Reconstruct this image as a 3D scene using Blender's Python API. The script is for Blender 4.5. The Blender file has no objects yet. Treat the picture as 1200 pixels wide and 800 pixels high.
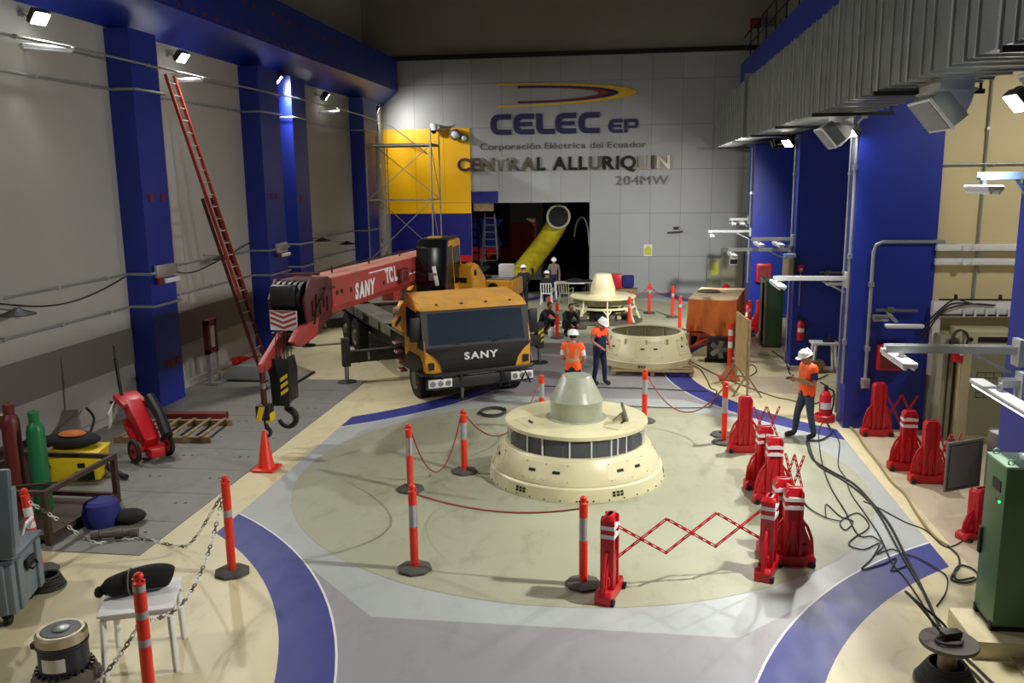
import bpy, bmesh, math, random
from mathutils import Vector, Matrix, Euler
random.seed(7)
C = bpy.context.scene.collection
PI = math.pi
def lin(c): return tuple(((v/255)/12.92 if v/255 <= .04045 else ((v/255+.055)/1.055)**2.4) for v in c)
# ---------------------------------------------------------------- materials
def mat(name, rgb, rough=.6, metal=0., var=.12, scale=6., bump=0., emit=None, es=0., dirt=None, alpha=None, spec=.5):
    m = bpy.data.materials.new(name); m.use_nodes = True
    nt = m.node_tree; b = nt.nodes['Principled BSDF']; L = nt.links
    c = lin(rgb)
    tc = nt.nodes.new('ShaderNodeTexCoord'); nz = nt.nodes.new('ShaderNodeTexNoise')
    nz.inputs['Scale'].default_value = scale; nz.inputs['Detail'].default_value = 5
    L.new(tc.outputs['Object'], nz.inputs['Vector'])
    rp = nt.nodes.new('ShaderNodeValToRGB')
    d = dirt and lin(dirt) or tuple(v*(1-var) for v in c)
    rp.color_ramp.elements[0].position = .3; rp.color_ramp.elements[1].position = .62 if not dirt else .55
    rp.color_ramp.elements[0].color = (*d, 1); rp.color_ramp.elements[1].color = (*c, 1)
    L.new(nz.outputs['Fac'], rp.inputs['Fac']); L.new(rp.outputs['Color'], b.inputs['Base Color'])
    b.inputs['Roughness'].default_value = rough; b.inputs['Metallic'].default_value = metal
    b.inputs['Specular IOR Level'].default_value = spec
    if bump:
        bp = nt.nodes.new('ShaderNodeBump'); bp.inputs['Strength'].default_value = bump; bp.inputs['Distance'].default_value = .02
        L.new(nz.outputs['Fac'], bp.inputs['Height']); L.new(bp.outputs['Normal'], b.inputs['Normal'])
    if emit:
        b.inputs['Emission Color'].default_value = (*lin(emit), 1); b.inputs['Emission Strength'].default_value = es
    if alpha is not None: b.inputs['Alpha'].default_value = alpha
    return m
def floor_mat(name, rgb, stain, rough=.35, amt=.5, scratch=0.):
    """painted concrete: broad mottling, fine scuffs"""
    m = mat(name, rgb, rough, scale=.55, var=.1); nt = m.node_tree; L = nt.links; b = nt.nodes['Principled BSDF']
    tc = nt.nodes['Texture Coordinate']
    base = b.inputs['Base Color'].links[0].from_socket
    n2 = nt.nodes.new('ShaderNodeTexNoise'); n2.inputs['Scale'].default_value = 1.7; n2.inputs['Detail'].default_value = 9; n2.inputs['Roughness'].default_value = .65
    mp = nt.nodes.new('ShaderNodeMapping'); mp.inputs['Scale'].default_value = (1.6, .7, 1)
    L.new(tc.outputs['Object'], mp.inputs['Vector']); L.new(mp.outputs['Vector'], n2.inputs['Vector'])
    r2 = nt.nodes.new('ShaderNodeValToRGB'); r2.color_ramp.elements[0].position = .52; r2.color_ramp.elements[1].position = .78
    r2.color_ramp.elements[1].color = (amt, amt, amt, 1)
    L.new(n2.outputs['Fac'], r2.inputs['Fac'])
    mx = nt.nodes.new('ShaderNodeMix'); mx.data_type = 'RGBA'
    L.new(r2.outputs['Color'], mx.inputs[0]); L.new(base, mx.inputs[6]); mx.inputs[7].default_value = (*lin(stain), 1)
    out = mx.outputs[2]
    if scratch:
        n3 = nt.nodes.new('ShaderNodeTexNoise'); n3.inputs['Scale'].default_value = 3.; n3.inputs['Detail'].default_value = 12; n3.inputs['Roughness'].default_value = .8
        m3 = nt.nodes.new('ShaderNodeMapping'); m3.inputs['Scale'].default_value = (3, .6, 1); m3.inputs['Rotation'].default_value = (0, 0, .6)
        L.new(tc.outputs['Object'], m3.inputs['Vector']); L.new(m3.outputs['Vector'], n3.inputs['Vector'])
        r3 = nt.nodes.new('ShaderNodeValToRGB'); r3.color_ramp.elements[0].position = .66; r3.color_ramp.elements[1].position = .9
        L.new(n3.outputs['Fac'], r3.inputs['Fac'])
        m4 = nt.nodes.new('ShaderNodeMix'); m4.data_type = 'RGBA'
        L.new(r3.outputs['Color'], m4.inputs[0]); L.new(out, m4.inputs[6]); m4.inputs[7].default_value = (.3, .32, .5, 1); out = m4.outputs[2]
    L.new(out, b.inputs['Base Color'])
    nr = nt.nodes.new('ShaderNodeMapRange'); nr.inputs[3].default_value = rough-.1; nr.inputs[4].default_value = rough+.25
    L.new(n2.outputs['Fac'], nr.inputs[0]); L.new(nr.outputs[0], b.inputs['Roughness'])
    return m
def panel_mat(name, rgb, pw, ph, zoff, xoff=0., rough=.45, vary=.06):
    m = mat(name, rgb, rough, var=.05, scale=.8); nt = m.node_tree; L = nt.links; b = nt.nodes['Principled BSDF']
    base = b.inputs['Base Color'].links[0].from_socket
    tc = nt.nodes['Texture Coordinate']; sp = nt.nodes.new('ShaderNodeSeparateXYZ'); cb = nt.nodes.new('ShaderNodeCombineXYZ')
    L.new(tc.outputs['Object'], sp.inputs[0])
    ax = nt.nodes.new('ShaderNodeMath'); ax.inputs[1].default_value = xoff; az = nt.nodes.new('ShaderNodeMath'); az.inputs[1].default_value = zoff
    L.new(sp.outputs[0], ax.inputs[0]); L.new(sp.outputs[2], az.inputs[0]); L.new(ax.outputs[0], cb.inputs[0]); L.new(az.outputs[0], cb.inputs[1])
    br = nt.nodes.new('ShaderNodeTexBrick'); br.offset = 0; br.inputs['Scale'].default_value = 1
    br.inputs['Brick Width'].default_value = pw; br.inputs['Row Height'].default_value = ph; br.inputs['Mortar Size'].default_value = .012
    br.inputs['Color1'].default_value = (1, 1, 1, 1); br.inputs['Color2'].default_value = (1-vary*2, 1-vary*2, 1-vary*2, 1); br.inputs['Mortar'].default_value = (.55, .55, .55, 1)
    L.new(cb.outputs[0], br.inputs['Vector'])
    mx = nt.nodes.new('ShaderNodeMix'); mx.data_type = 'RGBA'; mx.blend_type = 'MULTIPLY'; mx.inputs[0].default_value = 1
    L.new(base, mx.inputs[6]); L.new(br.outputs['Color'], mx.inputs[7]); L.new(mx.outputs[2], b.inputs['Base Color'])
    return m
M = {}
def MM(k, *a, **kw): M[k] = mat(k, *a, **kw)
MM('cream', (222, 216, 176), .38, dirt=(204, 199, 160), scale=1.1)
MM('hub', (166, 172, 150), .33, dirt=(152, 158, 138))
MM('cream_in', (175, 170, 138), .5)
MM('slot', (14, 14, 14), .6)
MM('grille', (70, 66, 50), .6)
MM('red_plastic', (198, 26, 38), .38, var=.15, scale=4)
MM('orange_red', (235, 52, 26), .4, var=.1)
MM('reflective', (225, 228, 228), .3, var=.06)
MM('silver_tape', (165, 165, 168), .35, var=.1)
MM('rubber', (28, 28, 30), .75)
MM('rubber_grey', (78, 78, 72), .85, var=.25)
MM('black', (16, 17, 19), .5)
MM('black_gloss', (12, 13, 16), .18)
MM('dark_steel', (48, 48, 47), .5, metal=.3)
MM('steel', (150, 152, 152), .38, metal=.85)
MM('galv', (196, 200, 197), .36, metal=.75, var=.2, scale=3)
MM('galv_duct', (136, 142, 138), .42, metal=.7, var=.3, scale=1.6)
MM('white_paint', (225, 226, 224), .45, var=.05)
MM('white_plastic', (222, 224, 228), .4, var=.04)
MM('yellow', (226, 160, 40), .42, dirt=(190, 138, 48), scale=2.2)
MM('yellow_dusty', (205, 150, 62), .6, dirt=(180, 138, 74), scale=2.6)
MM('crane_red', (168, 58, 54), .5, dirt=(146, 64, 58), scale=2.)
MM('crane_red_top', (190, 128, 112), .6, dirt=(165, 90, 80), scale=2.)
MM('crane_dark', (84, 28, 28), .55, var=.3)
MM('deck', (112, 110, 98), .7, dirt=(84, 82, 74), scale=2.)
MM('chassis', (46, 46, 44), .65, var=.3)
MM('tyre', (30, 29, 27), .85, var=.25)
MM('glass_dark', (22, 26, 30), .08, var=.02)
MM('ws_glass', (44, 54, 66), .05, var=.03)
MM('blue_paint', (26, 46, 146), .42, var=.1, scale=1.2)
MM('rust_red', (120, 36, 34), .6, var=.3)
MM('brown_frame', (66, 46, 36), .7, var=.3)
MM('acetylene', (104, 34, 34), .45)
MM('oxygen', (24, 116, 66), .4)
MM('brass', (150, 120, 60), .35, metal=.8)
MM('plastic_yellow', (232, 200, 30), .42)
MM('cloth_black', (22, 22, 24), .9)
MM('cloth_orange', (190, 110, 40), .8)
MM('blue_fabric', (38, 40, 120), .75)
MM('wood', (150, 128, 92), .7, dirt=(118, 98, 66), scale=5)
MM('plywood', (176, 150, 100), .65, dirt=(156, 130, 84), scale=3)
MM('case_grey', (112, 124, 132), .5, var=.08)
MM('case_dark', (84, 96, 106), .5, var=.08)
MM('table_white', (232, 234, 234), .45, var=.05, scale=3)
MM('motor_blue', (30, 34, 52), .35)
MM('bronze_grey', (92, 84, 76), .6, var=.25)
MM('champagne', (190, 178, 152), .35, metal=.5)
MM('green_cab', (76, 112, 78), .42, var=.08, scale=2)
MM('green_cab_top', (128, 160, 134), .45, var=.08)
MM('grey_cab', (150, 150, 128), .5, var=.06)
MM('beige_cab', (184, 178, 142), .5, var=.06)
MM('beige_cab_in', (140, 140, 112), .5, var=.06)
MM('door_grey', (112, 112, 106), .45, var=.1, scale=2)
MM('paper', (230, 230, 226), .8, var=.03)
MM('arm_grey', (176, 180, 180), .4, var=.1)
MM('conduit', (158, 164, 164), .4, metal=.5)
MM('cable', (42, 44, 42), .7)
MM('cable_gold', (150, 136, 92), .7)
MM('tarp', (240, 130, 60), .5, dirt=(222, 112, 50), scale=2.5)
MM('tarp_top', (224, 206, 164), .6, dirt=(200, 160, 120), scale=2.5)
MM('trailer_orange', (196, 84, 44), .55, var=.2)
MM('vest', (255, 92, 30), .6, var=.06)
MM('vest_tape', (176, 160, 118), .35)
MM('navy', (26, 30, 66), .85)
MM('navy_shirt', (34, 34, 110), .8)
MM('jeans', (58, 72, 92), .85, var=.2, scale=14)
MM('dark_cloth', (24, 24, 28), .85)
MM('white_cloth', (226, 226, 222), .8)
MM('grey_cloth', (120, 110, 100), .8)
MM('shoe', (34, 32, 30), .7)
MM('skin', (172, 122, 96), .55, var=.06, scale=18)
MM('eye', (20, 18, 18), .3)
MM('lip', (140, 80, 72), .5)
MM('hair', (22, 18, 16), .7)
MM('helmet', (240, 242, 242), .3, var=.03)
MM('rope_red', (150, 66, 58), .7)
MM('chain_dark', (92, 84, 72), .6)
MM('yel_black', (220, 200, 40), .5)
MM('sign_navy', (18, 18, 74), .5)
MM('sign_grey', (92, 92, 84), .5, metal=.2)
MM('sign_steel', (150, 148, 138), .12, metal=1., var=.1)
MM('sign_steel_dull', (112, 106, 90), .3, metal=.7, var=.1)
MM('sign_yellow', (228, 180, 34), .5)
MM('sign_red', (130, 34, 34), .5)
MM('sticker', (196, 200, 60), .5)
MM('lamp_on', (255, 252, 240), .3, emit=(255, 250, 235), es=30)
MM('lamp_soft', (235, 240, 250), .4, var=.03)
MM('lamp_tube_on', (255, 255, 255), .3, emit=(235, 242, 255), es=1.6)
MM('led_green', (40, 220, 90), .3, emit=(40, 255, 110), es=3)
MM('diffuser_grey', (150, 152, 156), .5, var=.05)
MM('bluish_tint', (150, 184, 226), .35)  # pale blue paints in the bluish reflection on the highest near lamp arm
MM('pipe_yellow', (206, 190, 36), .55, dirt=(170, 150, 40), scale=3)
MM('pipe_dark', (20, 18, 14), .8)
MM('pipe_rim', (186, 182, 166), .6)
MM('ladder_orange', (178, 66, 40), .5)
MM('ladder_dark', (92, 32, 28), .5)
MM('alu', (186, 190, 192), .35, metal=.7)
MM('scaffold', (150, 152, 140), .45, metal=.4, var=.2)
# ---------------------------------------------------------------- mesh builder
class MB:
    def __init__(s, m=None):
        s.bm = bmesh.new(); s.mats = []; s.mi = 0
        if m: s.m(m)
    def m(s, k):
        if k not in s.mats: s.mats.append(k)
        s.mi = s.mats.index(k); return s
    def faces(s, vs, fs, T=None):
        V = [s.bm.verts.new(T @ Vector(v) if T else v) for v in vs]
        out = []
        for f in fs:
            try: fc = s.bm.faces.new([V[i] for i in f]); fc.material_index = s.mi; out.append(fc)
            except ValueError: pass
        return V, out
    def box(s, c, d, rot=None, bev=0., T=None):
        hx, hy, hz = d[0]/2, d[1]/2, d[2]/2
        vs = [(x, y, z) for x in (-hx, hx) for y in (-hy, hy) for z in (-hz, hz)]
        t = Matrix.Translation(c)
        if rot: t = t @ Euler(rot).to_matrix().to_4x4()
        if T: t = T @ t
        V, F = s.faces(vs, [(0, 1, 3, 2), (4, 6, 7, 5), (0, 4, 5, 1), (2, 3, 7, 6), (0, 2, 6, 4), (1, 5, 7, 3)], t)
        if bev:
            es = list({e for f in F for e in f.edges})
            r = bmesh.ops.bevel(s.bm, geom=es, offset=bev, segments=2, affect='EDGES', profile=.5)
            for f in r['faces']: f.material_index = s.mi
        return s
    def bar(s, a, b, w, h=None, T=None, bev=0.):
        """box beam from a to b"""
        a = Vector(a); b = Vector(b); d = b-a; q = d.to_track_quat('Z', 'Y').to_matrix().to_4x4()
        t = Matrix.Translation((a+b)/2) @ q
        if T: t = T @ t
        return s.box((0, 0, 0), (w, h or w, d.length), T=t, bev=bev)
    def cyl(s, a, b, r0, r1=None, n=16, T=None):
        r1 = r0 if r1 is None else r1
        a = Vector(a); b = Vector(b); q = (b-a).to_track_quat('Z', 'Y').to_matrix()
        vs = []; fs = []
        for p, r in ((a, r0), (b, r1)):
            for i in range(n):
                t = 2*PI*(i+.5)/n; vs.append(p + q @ Vector((r*math.cos(t), r*math.sin(t), 0)))
        for i in range(n): j = (i+1) % n; fs.append((i, j, n+j, n+i))
        fs.append(tuple(range(n-1, -1, -1))); fs.append(tuple(range(n, 2*n)))
        s.faces(vs, fs, T); return s
    def lathe(s, prof, n=48, c=(0, 0, 0), a0=0., a1=2*PI, T=None, flip=False):
        full = abs(a1-a0-2*PI) < 1e-6; k = n if full else n+1; vs = []; fs = []
        for r, z in prof:
            for i in range(k):
                t = a0+(a1-a0)*i/n; vs.append((c[0]+r*math.cos(t), c[1]+r*math.sin(t), c[2]+z))
        for p in range(len(prof)-1):
            for i in range(n):
                j = (i+1) % k if full else i+1
                fs.append((p*k+i, p*k+j, (p+1)*k+j, (p+1)*k+i))
        s.faces(vs, fs, T); return s
    def tube(s, pts, r, n=8, T=None, closed=False):
        P = [Vector(p) for p in pts]; vs = []; fs = []; up = None; N = len(P)
        for i, p in enumerate(P):
            d = (P[min(i+1, N-1)]-P[max(i-1, 0)]) if not closed else (P[(i+1) % N]-P[i-1])
            d = d.normalized() if d.length > 1e-9 else Vector((0, 0, 1))
            if up is None: up = d.orthogonal().normalized()
            up = (up-d*up.dot(d)); up = up.normalized() if up.length > 1e-6 else d.orthogonal().normalized()
            sd = d.cross(up); rr = r[i] if isinstance(r, (list, tuple)) else r
            for k in range(n):
                t = 2*PI*k/n; vs.append(p+up*(rr*math.cos(t))+sd*(rr*math.sin(t)))
        for i in range(N if closed else N-1):
            for k in range(n):
                l = (k+1) % n; a = i*n; b = ((i+1) % N)*n; fs.append((a+k, a+l, b+l, b+k))
        if not closed: fs.append(tuple(range(n-1, -1, -1))); fs.append(tuple(range((N-1)*n, N*n)))
        s.faces(vs, fs, T); return s
    def prism(s, poly, lo, hi, T=None, axis='y', bev=0.):
        """2-D outline (u,v) swept from lo to hi; axis y: (u,w,v), axis z: (u,v,w), axis x: (w,u,v)"""
        f = {'y': lambda u, v, w: (u, w, v), 'z': lambda u, v, w: (u, v, w), 'x': lambda u, v, w: (w, u, v)}[axis]
        n = len(poly); vs = [f(u, v, lo) for u, v in poly]+[f(u, v, hi) for u, v in poly]
        fs = [(i, (i+1) % n, n+(i+1) % n, n+i) for i in range(n)]+[tuple(range(n-1, -1, -1)), tuple(range(n, 2*n))]
        V, F = s.faces(vs, fs, T)
        if bev:
            es = list({e for f in F for e in f.edges})
            r = bmesh.ops.bevel(s.bm, geom=es, offset=bev, segments=2, affect='EDGES', profile=.5)
            for f in r['faces']: f.material_index = s.mi
        return s
    def ell(s, c, d, nu=16, nv=10, T=None):
        vs = [(0, 0, -1)]; fs = []
        for j in range(1, nv):
            p = -PI/2+PI*j/nv
            for i in range(nu): t = 2*PI*i/nu; vs.append((math.cos(p)*math.cos(t), math.cos(p)*math.sin(t), math.sin(p)))
        vs.append((0, 0, 1)); L = len(vs)-1
        for i in range(nu):
            k = (i+1) % nu; fs.append((0, 1+k, 1+i)); fs.append((L, 1+(nv-2)*nu+i, 1+(nv-2)*nu+k))
            for j in range(nv-2): a = 1+j*nu; fs.append((a+i, a+k, a+nu+k, a+nu+i))
        t = Matrix.Translation(c) @ Matrix.Diagonal((*d, 1))
        if T: t = T @ t
        s.faces(vs, fs, t); return s
    def mesh(s, name, ang=32):
        bmesh.ops.recalc_face_normals(s.bm, faces=s.bm.faces[:])
        for f in s.bm.faces: f.smooth = True
        for e in s.bm.edges:
            if len(e.link_faces) != 2 or e.calc_face_angle(0) > math.radians(ang): e.smooth = False
        me = bpy.data.meshes.new(name); s.bm.to_mesh(me); s.bm.free()
        for k in s.mats: me.materials.append(M[k])
        return me
    def build(s, name, parent=None, ang=32):
        o = bpy.data.objects.new(name, s.mesh(name, ang)); C.objects.link(o)
        if parent: o.parent = parent
        return o
def thing(name, label, cat, loc=(0, 0, 0), rz=0., group=None):
    o = bpy.data.objects.new(name, None); C.objects.link(o); o.empty_display_size = .1
    o.location = loc; o.rotation_euler = (0, 0, rz); o['label'] = label; o['category'] = cat
    if group: o['group'] = group
    return o
def tag(o, label, cat, group=None):
    o['label'] = label; o['category'] = cat
    if group: o['group'] = group
    return o
def struct(o): o['kind'] = 'structure'; return o
def dup(root, loc, rz, label, group=None):
    r = root.copy(); C.objects.link(r); r.location = loc; r.rotation_euler = (0, 0, rz); r['label'] = label
    if group: r['group'] = group
    for ch in root.children:
        c = ch.copy(); C.objects.link(c); c.parent = r
        for g in ch.children:
            d = g.copy(); C.objects.link(d); d.parent = c
    return r
def smooth_path(pts, k=5):
    P = [Vector(p) for p in pts]; out = []
    for i in range(len(P)-1):
        a, b, c, d = P[max(i-1, 0)], P[i], P[i+1], P[min(i+2, len(P)-1)]
        for j in range(k):
            t = j/k; out.append(.5*((2*b)+(c-a)*t+(2*a-5*b+4*c-d)*t*t+(3*b-a-3*c+d)*t**3))
    out.append(P[-1]); return out
def glyphs(txt, h, depth, m, shear=0., bold=0., space=.12):
    """list of (x0, x1, MB) letter meshes; letters stand in XZ, facing -Y, cap height h"""
    out = []; x = 0
    for ch in txt:
        if ch == ' ': x += h*.42; continue
        cu = bpy.data.curves.new('glyph', 'FONT'); cu.body = ch; cu.size = 1.; cu.offset = bold; cu.shear = shear; cu.extrude = 0; cu.resolution_u = 4
        ob = bpy.data.objects.new('glyph', cu); C.objects.link(ob)
        dg = bpy.context.evaluated_depsgraph_get(); me = bpy.data.meshes.new_from_object(ob.evaluated_get(dg))
        bpy.data.objects.remove(ob); bpy.data.curves.remove(cu)
        k = h/.70; b = MB(m); nb = b.bm; nb.from_mesh(me); bpy.data.meshes.remove(me)
        xs = [v.co.x for v in nb.verts]; x0, x1 = min(xs), max(xs)
        for v in nb.verts: v.co = Vector(((v.co.x-x0)*k+x, 0, v.co.y*k))
        for f in nb.faces: f.material_index = 0
        r = bmesh.ops.extrude_face_region(nb, geom=nb.faces[:])
        for v in [g for g in r['geom'] if isinstance(g, bmesh.types.BMVert)]: v.co.y -= depth
        w = (x1-x0)*k; out.append((x, x+w, b)); x += w+h*space
    return out
def lettering(txt, parent, m, T, width, h, depth, part='lettering', one=True, **kw):
    """writing as mesh, fitted to the given width; one mesh, or one child per letter"""
    g = glyphs(txt, h, depth, m, **kw); tot = g[-1][1]; sx = width/tot
    if one:
        b = MB(m)
        for _, _, q in g:
            me = q.mesh('glyph'); b.bm.from_mesh(me); bpy.data.meshes.remove(me)
        b.bm.transform(T @ Matrix.Diagonal((sx, 1, 1, 1)))
        return b.build(part, parent)
    return [(q.bm.transform(T @ Matrix.Diagonal((sx, 1, 1, 1))), q.build(part, parent))[1] for _, _, q in g]
# ================================================================ camera
H = 5.0
yaw, pitch, roll = (math.radians(a) for a in (7.82093, 10.63358, -.677753))
f0 = Vector((-math.sin(yaw), math.cos(yaw), 0)); r0 = Vector((math.cos(yaw), math.sin(yaw), 0)); u0 = Vector((0, 0, 1))
fw = f0*math.cos(pitch)-u0*math.sin(pitch); up = u0*math.cos(pitch)+f0*math.sin(pitch)
rr = r0*math.cos(roll)+up*math.sin(roll); uu = up*math.cos(roll)-r0*math.sin(roll)
cam = bpy.data.cameras.new('camera'); co = bpy.data.objects.new('camera', cam); C.objects.link(co)
co.matrix_world = Matrix(((rr.x, uu.x, -fw.x, 0), (rr.y, uu.y, -fw.y, 0), (rr.z, uu.z, -fw.z, H), (0, 0, 0, 1)))
cam.sensor_width = 36; cam.lens = 1010.92/1200*36; cam.clip_end = 200
bpy.context.scene.camera = co
# ================================================================ shell
M['floor_cream'] = floor_mat('floor_cream', (218, 207, 166), (160, 146, 108), .34, .6)
M['floor_olive'] = floor_mat('floor_olive', (164, 166, 142), (122, 122, 100), .42, .65)
M['floor_light'] = floor_mat('floor_light', (174, 180, 178), (140, 142, 136), .3, .5)
M['floor_mid'] = floor_mat('floor_mid', (150, 149, 153), (120, 118, 116), .34, .5)
M['floor_blue'] = floor_mat('floor_blue', (42, 50, 132), (36, 40, 92), .4, .4, scratch=1)
M['floor_plate'] = floor_mat('floor_plate', (124, 125, 118), (88, 88, 80), .45, .5)
M['floor_concrete'] = floor_mat('floor_concrete', (188, 174, 148), (150, 138, 118), .5, .5)
M['floor_dark'] = floor_mat('floor_dark', (84, 82, 78), (60, 58, 54), .6, .4)
M['wall_grey'] = mat('wall_grey', (176, 175, 169), .7, var=.08, scale=.5)
M['wall_dado'] = mat('wall_dado', (118, 114, 110), .7, var=.1, scale=.6)
M['wall_low'] = mat('wall_low', (166, 163, 158), .7, var=.12, scale=.8)
M['wall_beige'] = mat('wall_beige', (214, 198, 150), .7, var=.1, scale=.7)
M['wall_upper'] = mat('wall_upper', (156, 152, 142), .85, var=.08, scale=.4)
M['wall_upper_left'] = mat('wall_upper_left', (186, 184, 175), .8, var=.08, scale=.4)
M['back_panel'] = panel_mat('back_panel', (164, 167, 168), 1.3, 1.88, 8*1.88-1.6, 26+1.74)
M['mural_yellow'] = panel_mat('mural_yellow', (250, 190, 0), 1.3, 8, 4, 26+1.74, vary=.02)
M['mural_blue'] = panel_mat('mural_blue', (22, 22, 118), 1.3, 8, 4, 26+1.74, vary=.02)
M['mural_red'] = panel_mat('mural_red', (196, 22, 28), 1.3, 8, 4, 26+1.74, vary=.02)
# floor: one slab, its painted fields a hair above one another
b = MB('floor_cream'); YB = 38.5
b.box((-1, 19, -.1), (26, 52, .2))
def sheet(poly, z, m):
    b.m(m); V = [b.bm.verts.new((x, y, z)) for x, y in poly]; f = b.bm.faces.new(V); f.material_index = b.mi
def arc(c, r, a0, a1, n=40): return [(c[0]+r*math.cos(a0+(a1-a0)*i/n), c[1]+r*math.sin(a0+(a1-a0)*i/n)) for i in range(n+1)]
XC, YC, PER = -.87, 14.25, 17.2
XL, XR = -5.9, 4.16
sheet([(XL, -6), (XR, -6), (XR, YB), (XL, YB)], .001, 'floor_light')
for k in (0, 1, 2):
    y = 5.65+PER*k
    sheet([(x, min(yy, YB)) for x, yy in [(-2.94, y+3.35), (1.25, y+3.35), (3.2, y+5.3), (3.2, y-5.3), (1.25, y-3.35), (-2.94, y-3.35), (-4.9, y-5.3), (-4.9, y+5.3)]][::-1], .002, 'floor_mid')
    for cx, sg, lim in ((-10.2, 1, XL), (8.46, -1, XR)):
        a = math.acos(abs(lim-cx)/7.55); a2 = math.acos(abs(lim-cx)/6.95)
        w0 = 0 if sg > 0 else PI
        def clip(P): return [(x, min(yy, YB)) for x, yy in P]
        o_ = arc((cx, y), 7.55, w0-a, w0+a); i_ = arc((cx, y), 6.95, w0-a2, w0+a2)
        n = len(o_)
        for q in range(n-1): sheet(clip([o_[q], o_[q+1], i_[q+1], i_[q]]), .003, 'floor_blue') if min(o_[q][1], i_[q+1][1]) < YB-.3 else None
        for q in range(n-1):
            e1, e2 = [(p_[0]+(p_[0]-cx)*.0035, p_[1]+(p_[1]-y)*.0035) for p_ in (o_[q], o_[q+1])]
            if max(o_[q][1], o_[q+1][1]) < YB-.3: sheet([o_[q], o_[q+1], e2, e1], .0032, 'white_paint')
        if y < YB: sheet(clip(arc((cx, y), 6.95, w0-a2, w0+a2)), .0025, 'floor_cream')
for k in (0, 1): sheet(arc((XC+.0, YC+PER*k), 4.78, 0, 2*PI, 72)[:-1], .004, 'floor_olive')
sheet([(4.42, 2), (9.4, 2), (9.4, 17.4), (4.42, 17.4)], .0015, 'floor_concrete')
sheet([(2.8, 20.3), (4.1, 20.3), (4.2, 22.2), (2.9, 22.0)], .003, 'floor_concrete')
b.m('floor_plate')
yy = 10.27
while yy < 20.3:                                   # checker-plate trench covers, butted in a row
    b.box((-8.72, yy+.58, .006), (4.26, 1.152, .012)); yy += 1.164
b.m('slot')
for i in range(7):
    for j in range(2):
        x = -7.1-.55*j*2; y = 11.0+i*1.16
        for d in (0, .16): b.box((x+d, y+.1*d, .0125), (.05, .05, .002))
struct(b.build('floor'))
# left wall ------------------------------------------------------
b = MB('wall_grey'); b.box((-11.15, 19, 5.0), (.3, 52, 6.5))
b.m('wall_dado').box((-11.14, 19, 1.45), (.32, 52, .8)); b.m('wall_low').box((-11.15, 19, .52), (.3, 52, 1.05))
struct(b.build('wall_left'))
b = MB('wall_upper_left'); b.box((-12.0, 19, 12.0), (.3, 52, 7.6)); b.m('slot').box((-11.6, 19, 8.3), (.6, 52, .1)); struct(b.build('wall_left_upper'))
b = MB('wall_low'); b.box((-10.95, 19, .07), (.1, 52, .14)); struct(b.build('baseboard_left'))
def pillar(n, x0, x1, y0, y1, z1, marks=()):
    b = MB('blue_paint'); b.box(((x0+x1)/2, (y0+y1)/2, z1/2), (x1-x0, y1-y0, z1))
    b.m('rust_red')
    for x, y, z in marks: b.box((x, y, z), (.02, .16, .18))
    return struct(b.build('wall_pillar_%d' % n))
pillar(1, -11.0, -10.45, 17.66, 18.75, 8.22, [(-10.445, 18.0, 4.7), (-10.445, 18.5, 4.7), (-10.445, 18.1, .95), (-10.445, 18.3, .9), (-10.445, 18.55, .95)])
pillar(2, -11.0, -10.42, 24.0, 25.4, 8.22, [(-10.415, 24.4, 4.6), (-10.415, 24.8, 4.6)])
pillar(3, -11.0, -10.42, 26.4, 27.6, 8.22, [(-10.415, 26.8, 4.5)])
pillar(4, -11.0, -10.42, 33.8, 35.6, 8.22)
pillar(5, -11.0, -10.45, 9.8, 10.9, 8.22)
b = MB('blue_paint'); b.prism([(-11.9, 8.25), (-11.0, 8.25), (-10.25, 8.88), (-10.25, 10.2), (-11.9, 10.2)], -6, YB, axis='y')
b.m('rust_red')
for i in range(30):
    y = 12.5+i*.62
    b.box((-10.245, y, 9.75), (.02, .13, .11)); b.box((-10.245, y+.2, 9.0), (.02, .13, .09))
struct(b.build('wall_beam_left'))
# back wall, cut by the big opening -------------------------------
OX0, OX1, OZ = -7.08, -1.77, 3.98; ZT = 10.16
b = MB('back_panel')
b.box(((-12.2+OX0)/2, YB+.1, ZT/2), (OX0+12.2, .2, ZT)); b.box(((OX1+6.5)/2, YB+.1, ZT/2), (6.5-OX1, .2, ZT)); b.box(((OX0+OX1)/2, YB+.1, (OZ+ZT)/2), (OX1-OX0, .2, ZT-OZ))
b.m('mural_yellow').box((-9.19, YB-.02, 5.39), (4.27, .06, 3.72))
b.m('mural_blue').box((-8.93, YB-.01, 2.6), (3.7, .04, 1.88)); b.box((-6.46, YB-.01, 4.24), (1.24, .04, .5))
b.m('mural_red').box((-8.93, YB-.01, .83), (3.7, .04, 1.66))
struct(b.build('wall_back'))
b = MB('wall_upper'); b.box((-1, YB+.35, 12.9), (26, .3, 5.8)); b.m('slot').box((-2.5, YB+.1, ZT+.1), (16, .34, .2)); struct(b.build('wall_back_upper'))  # ledge in near-black paints in the shadow band above the panels
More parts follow.
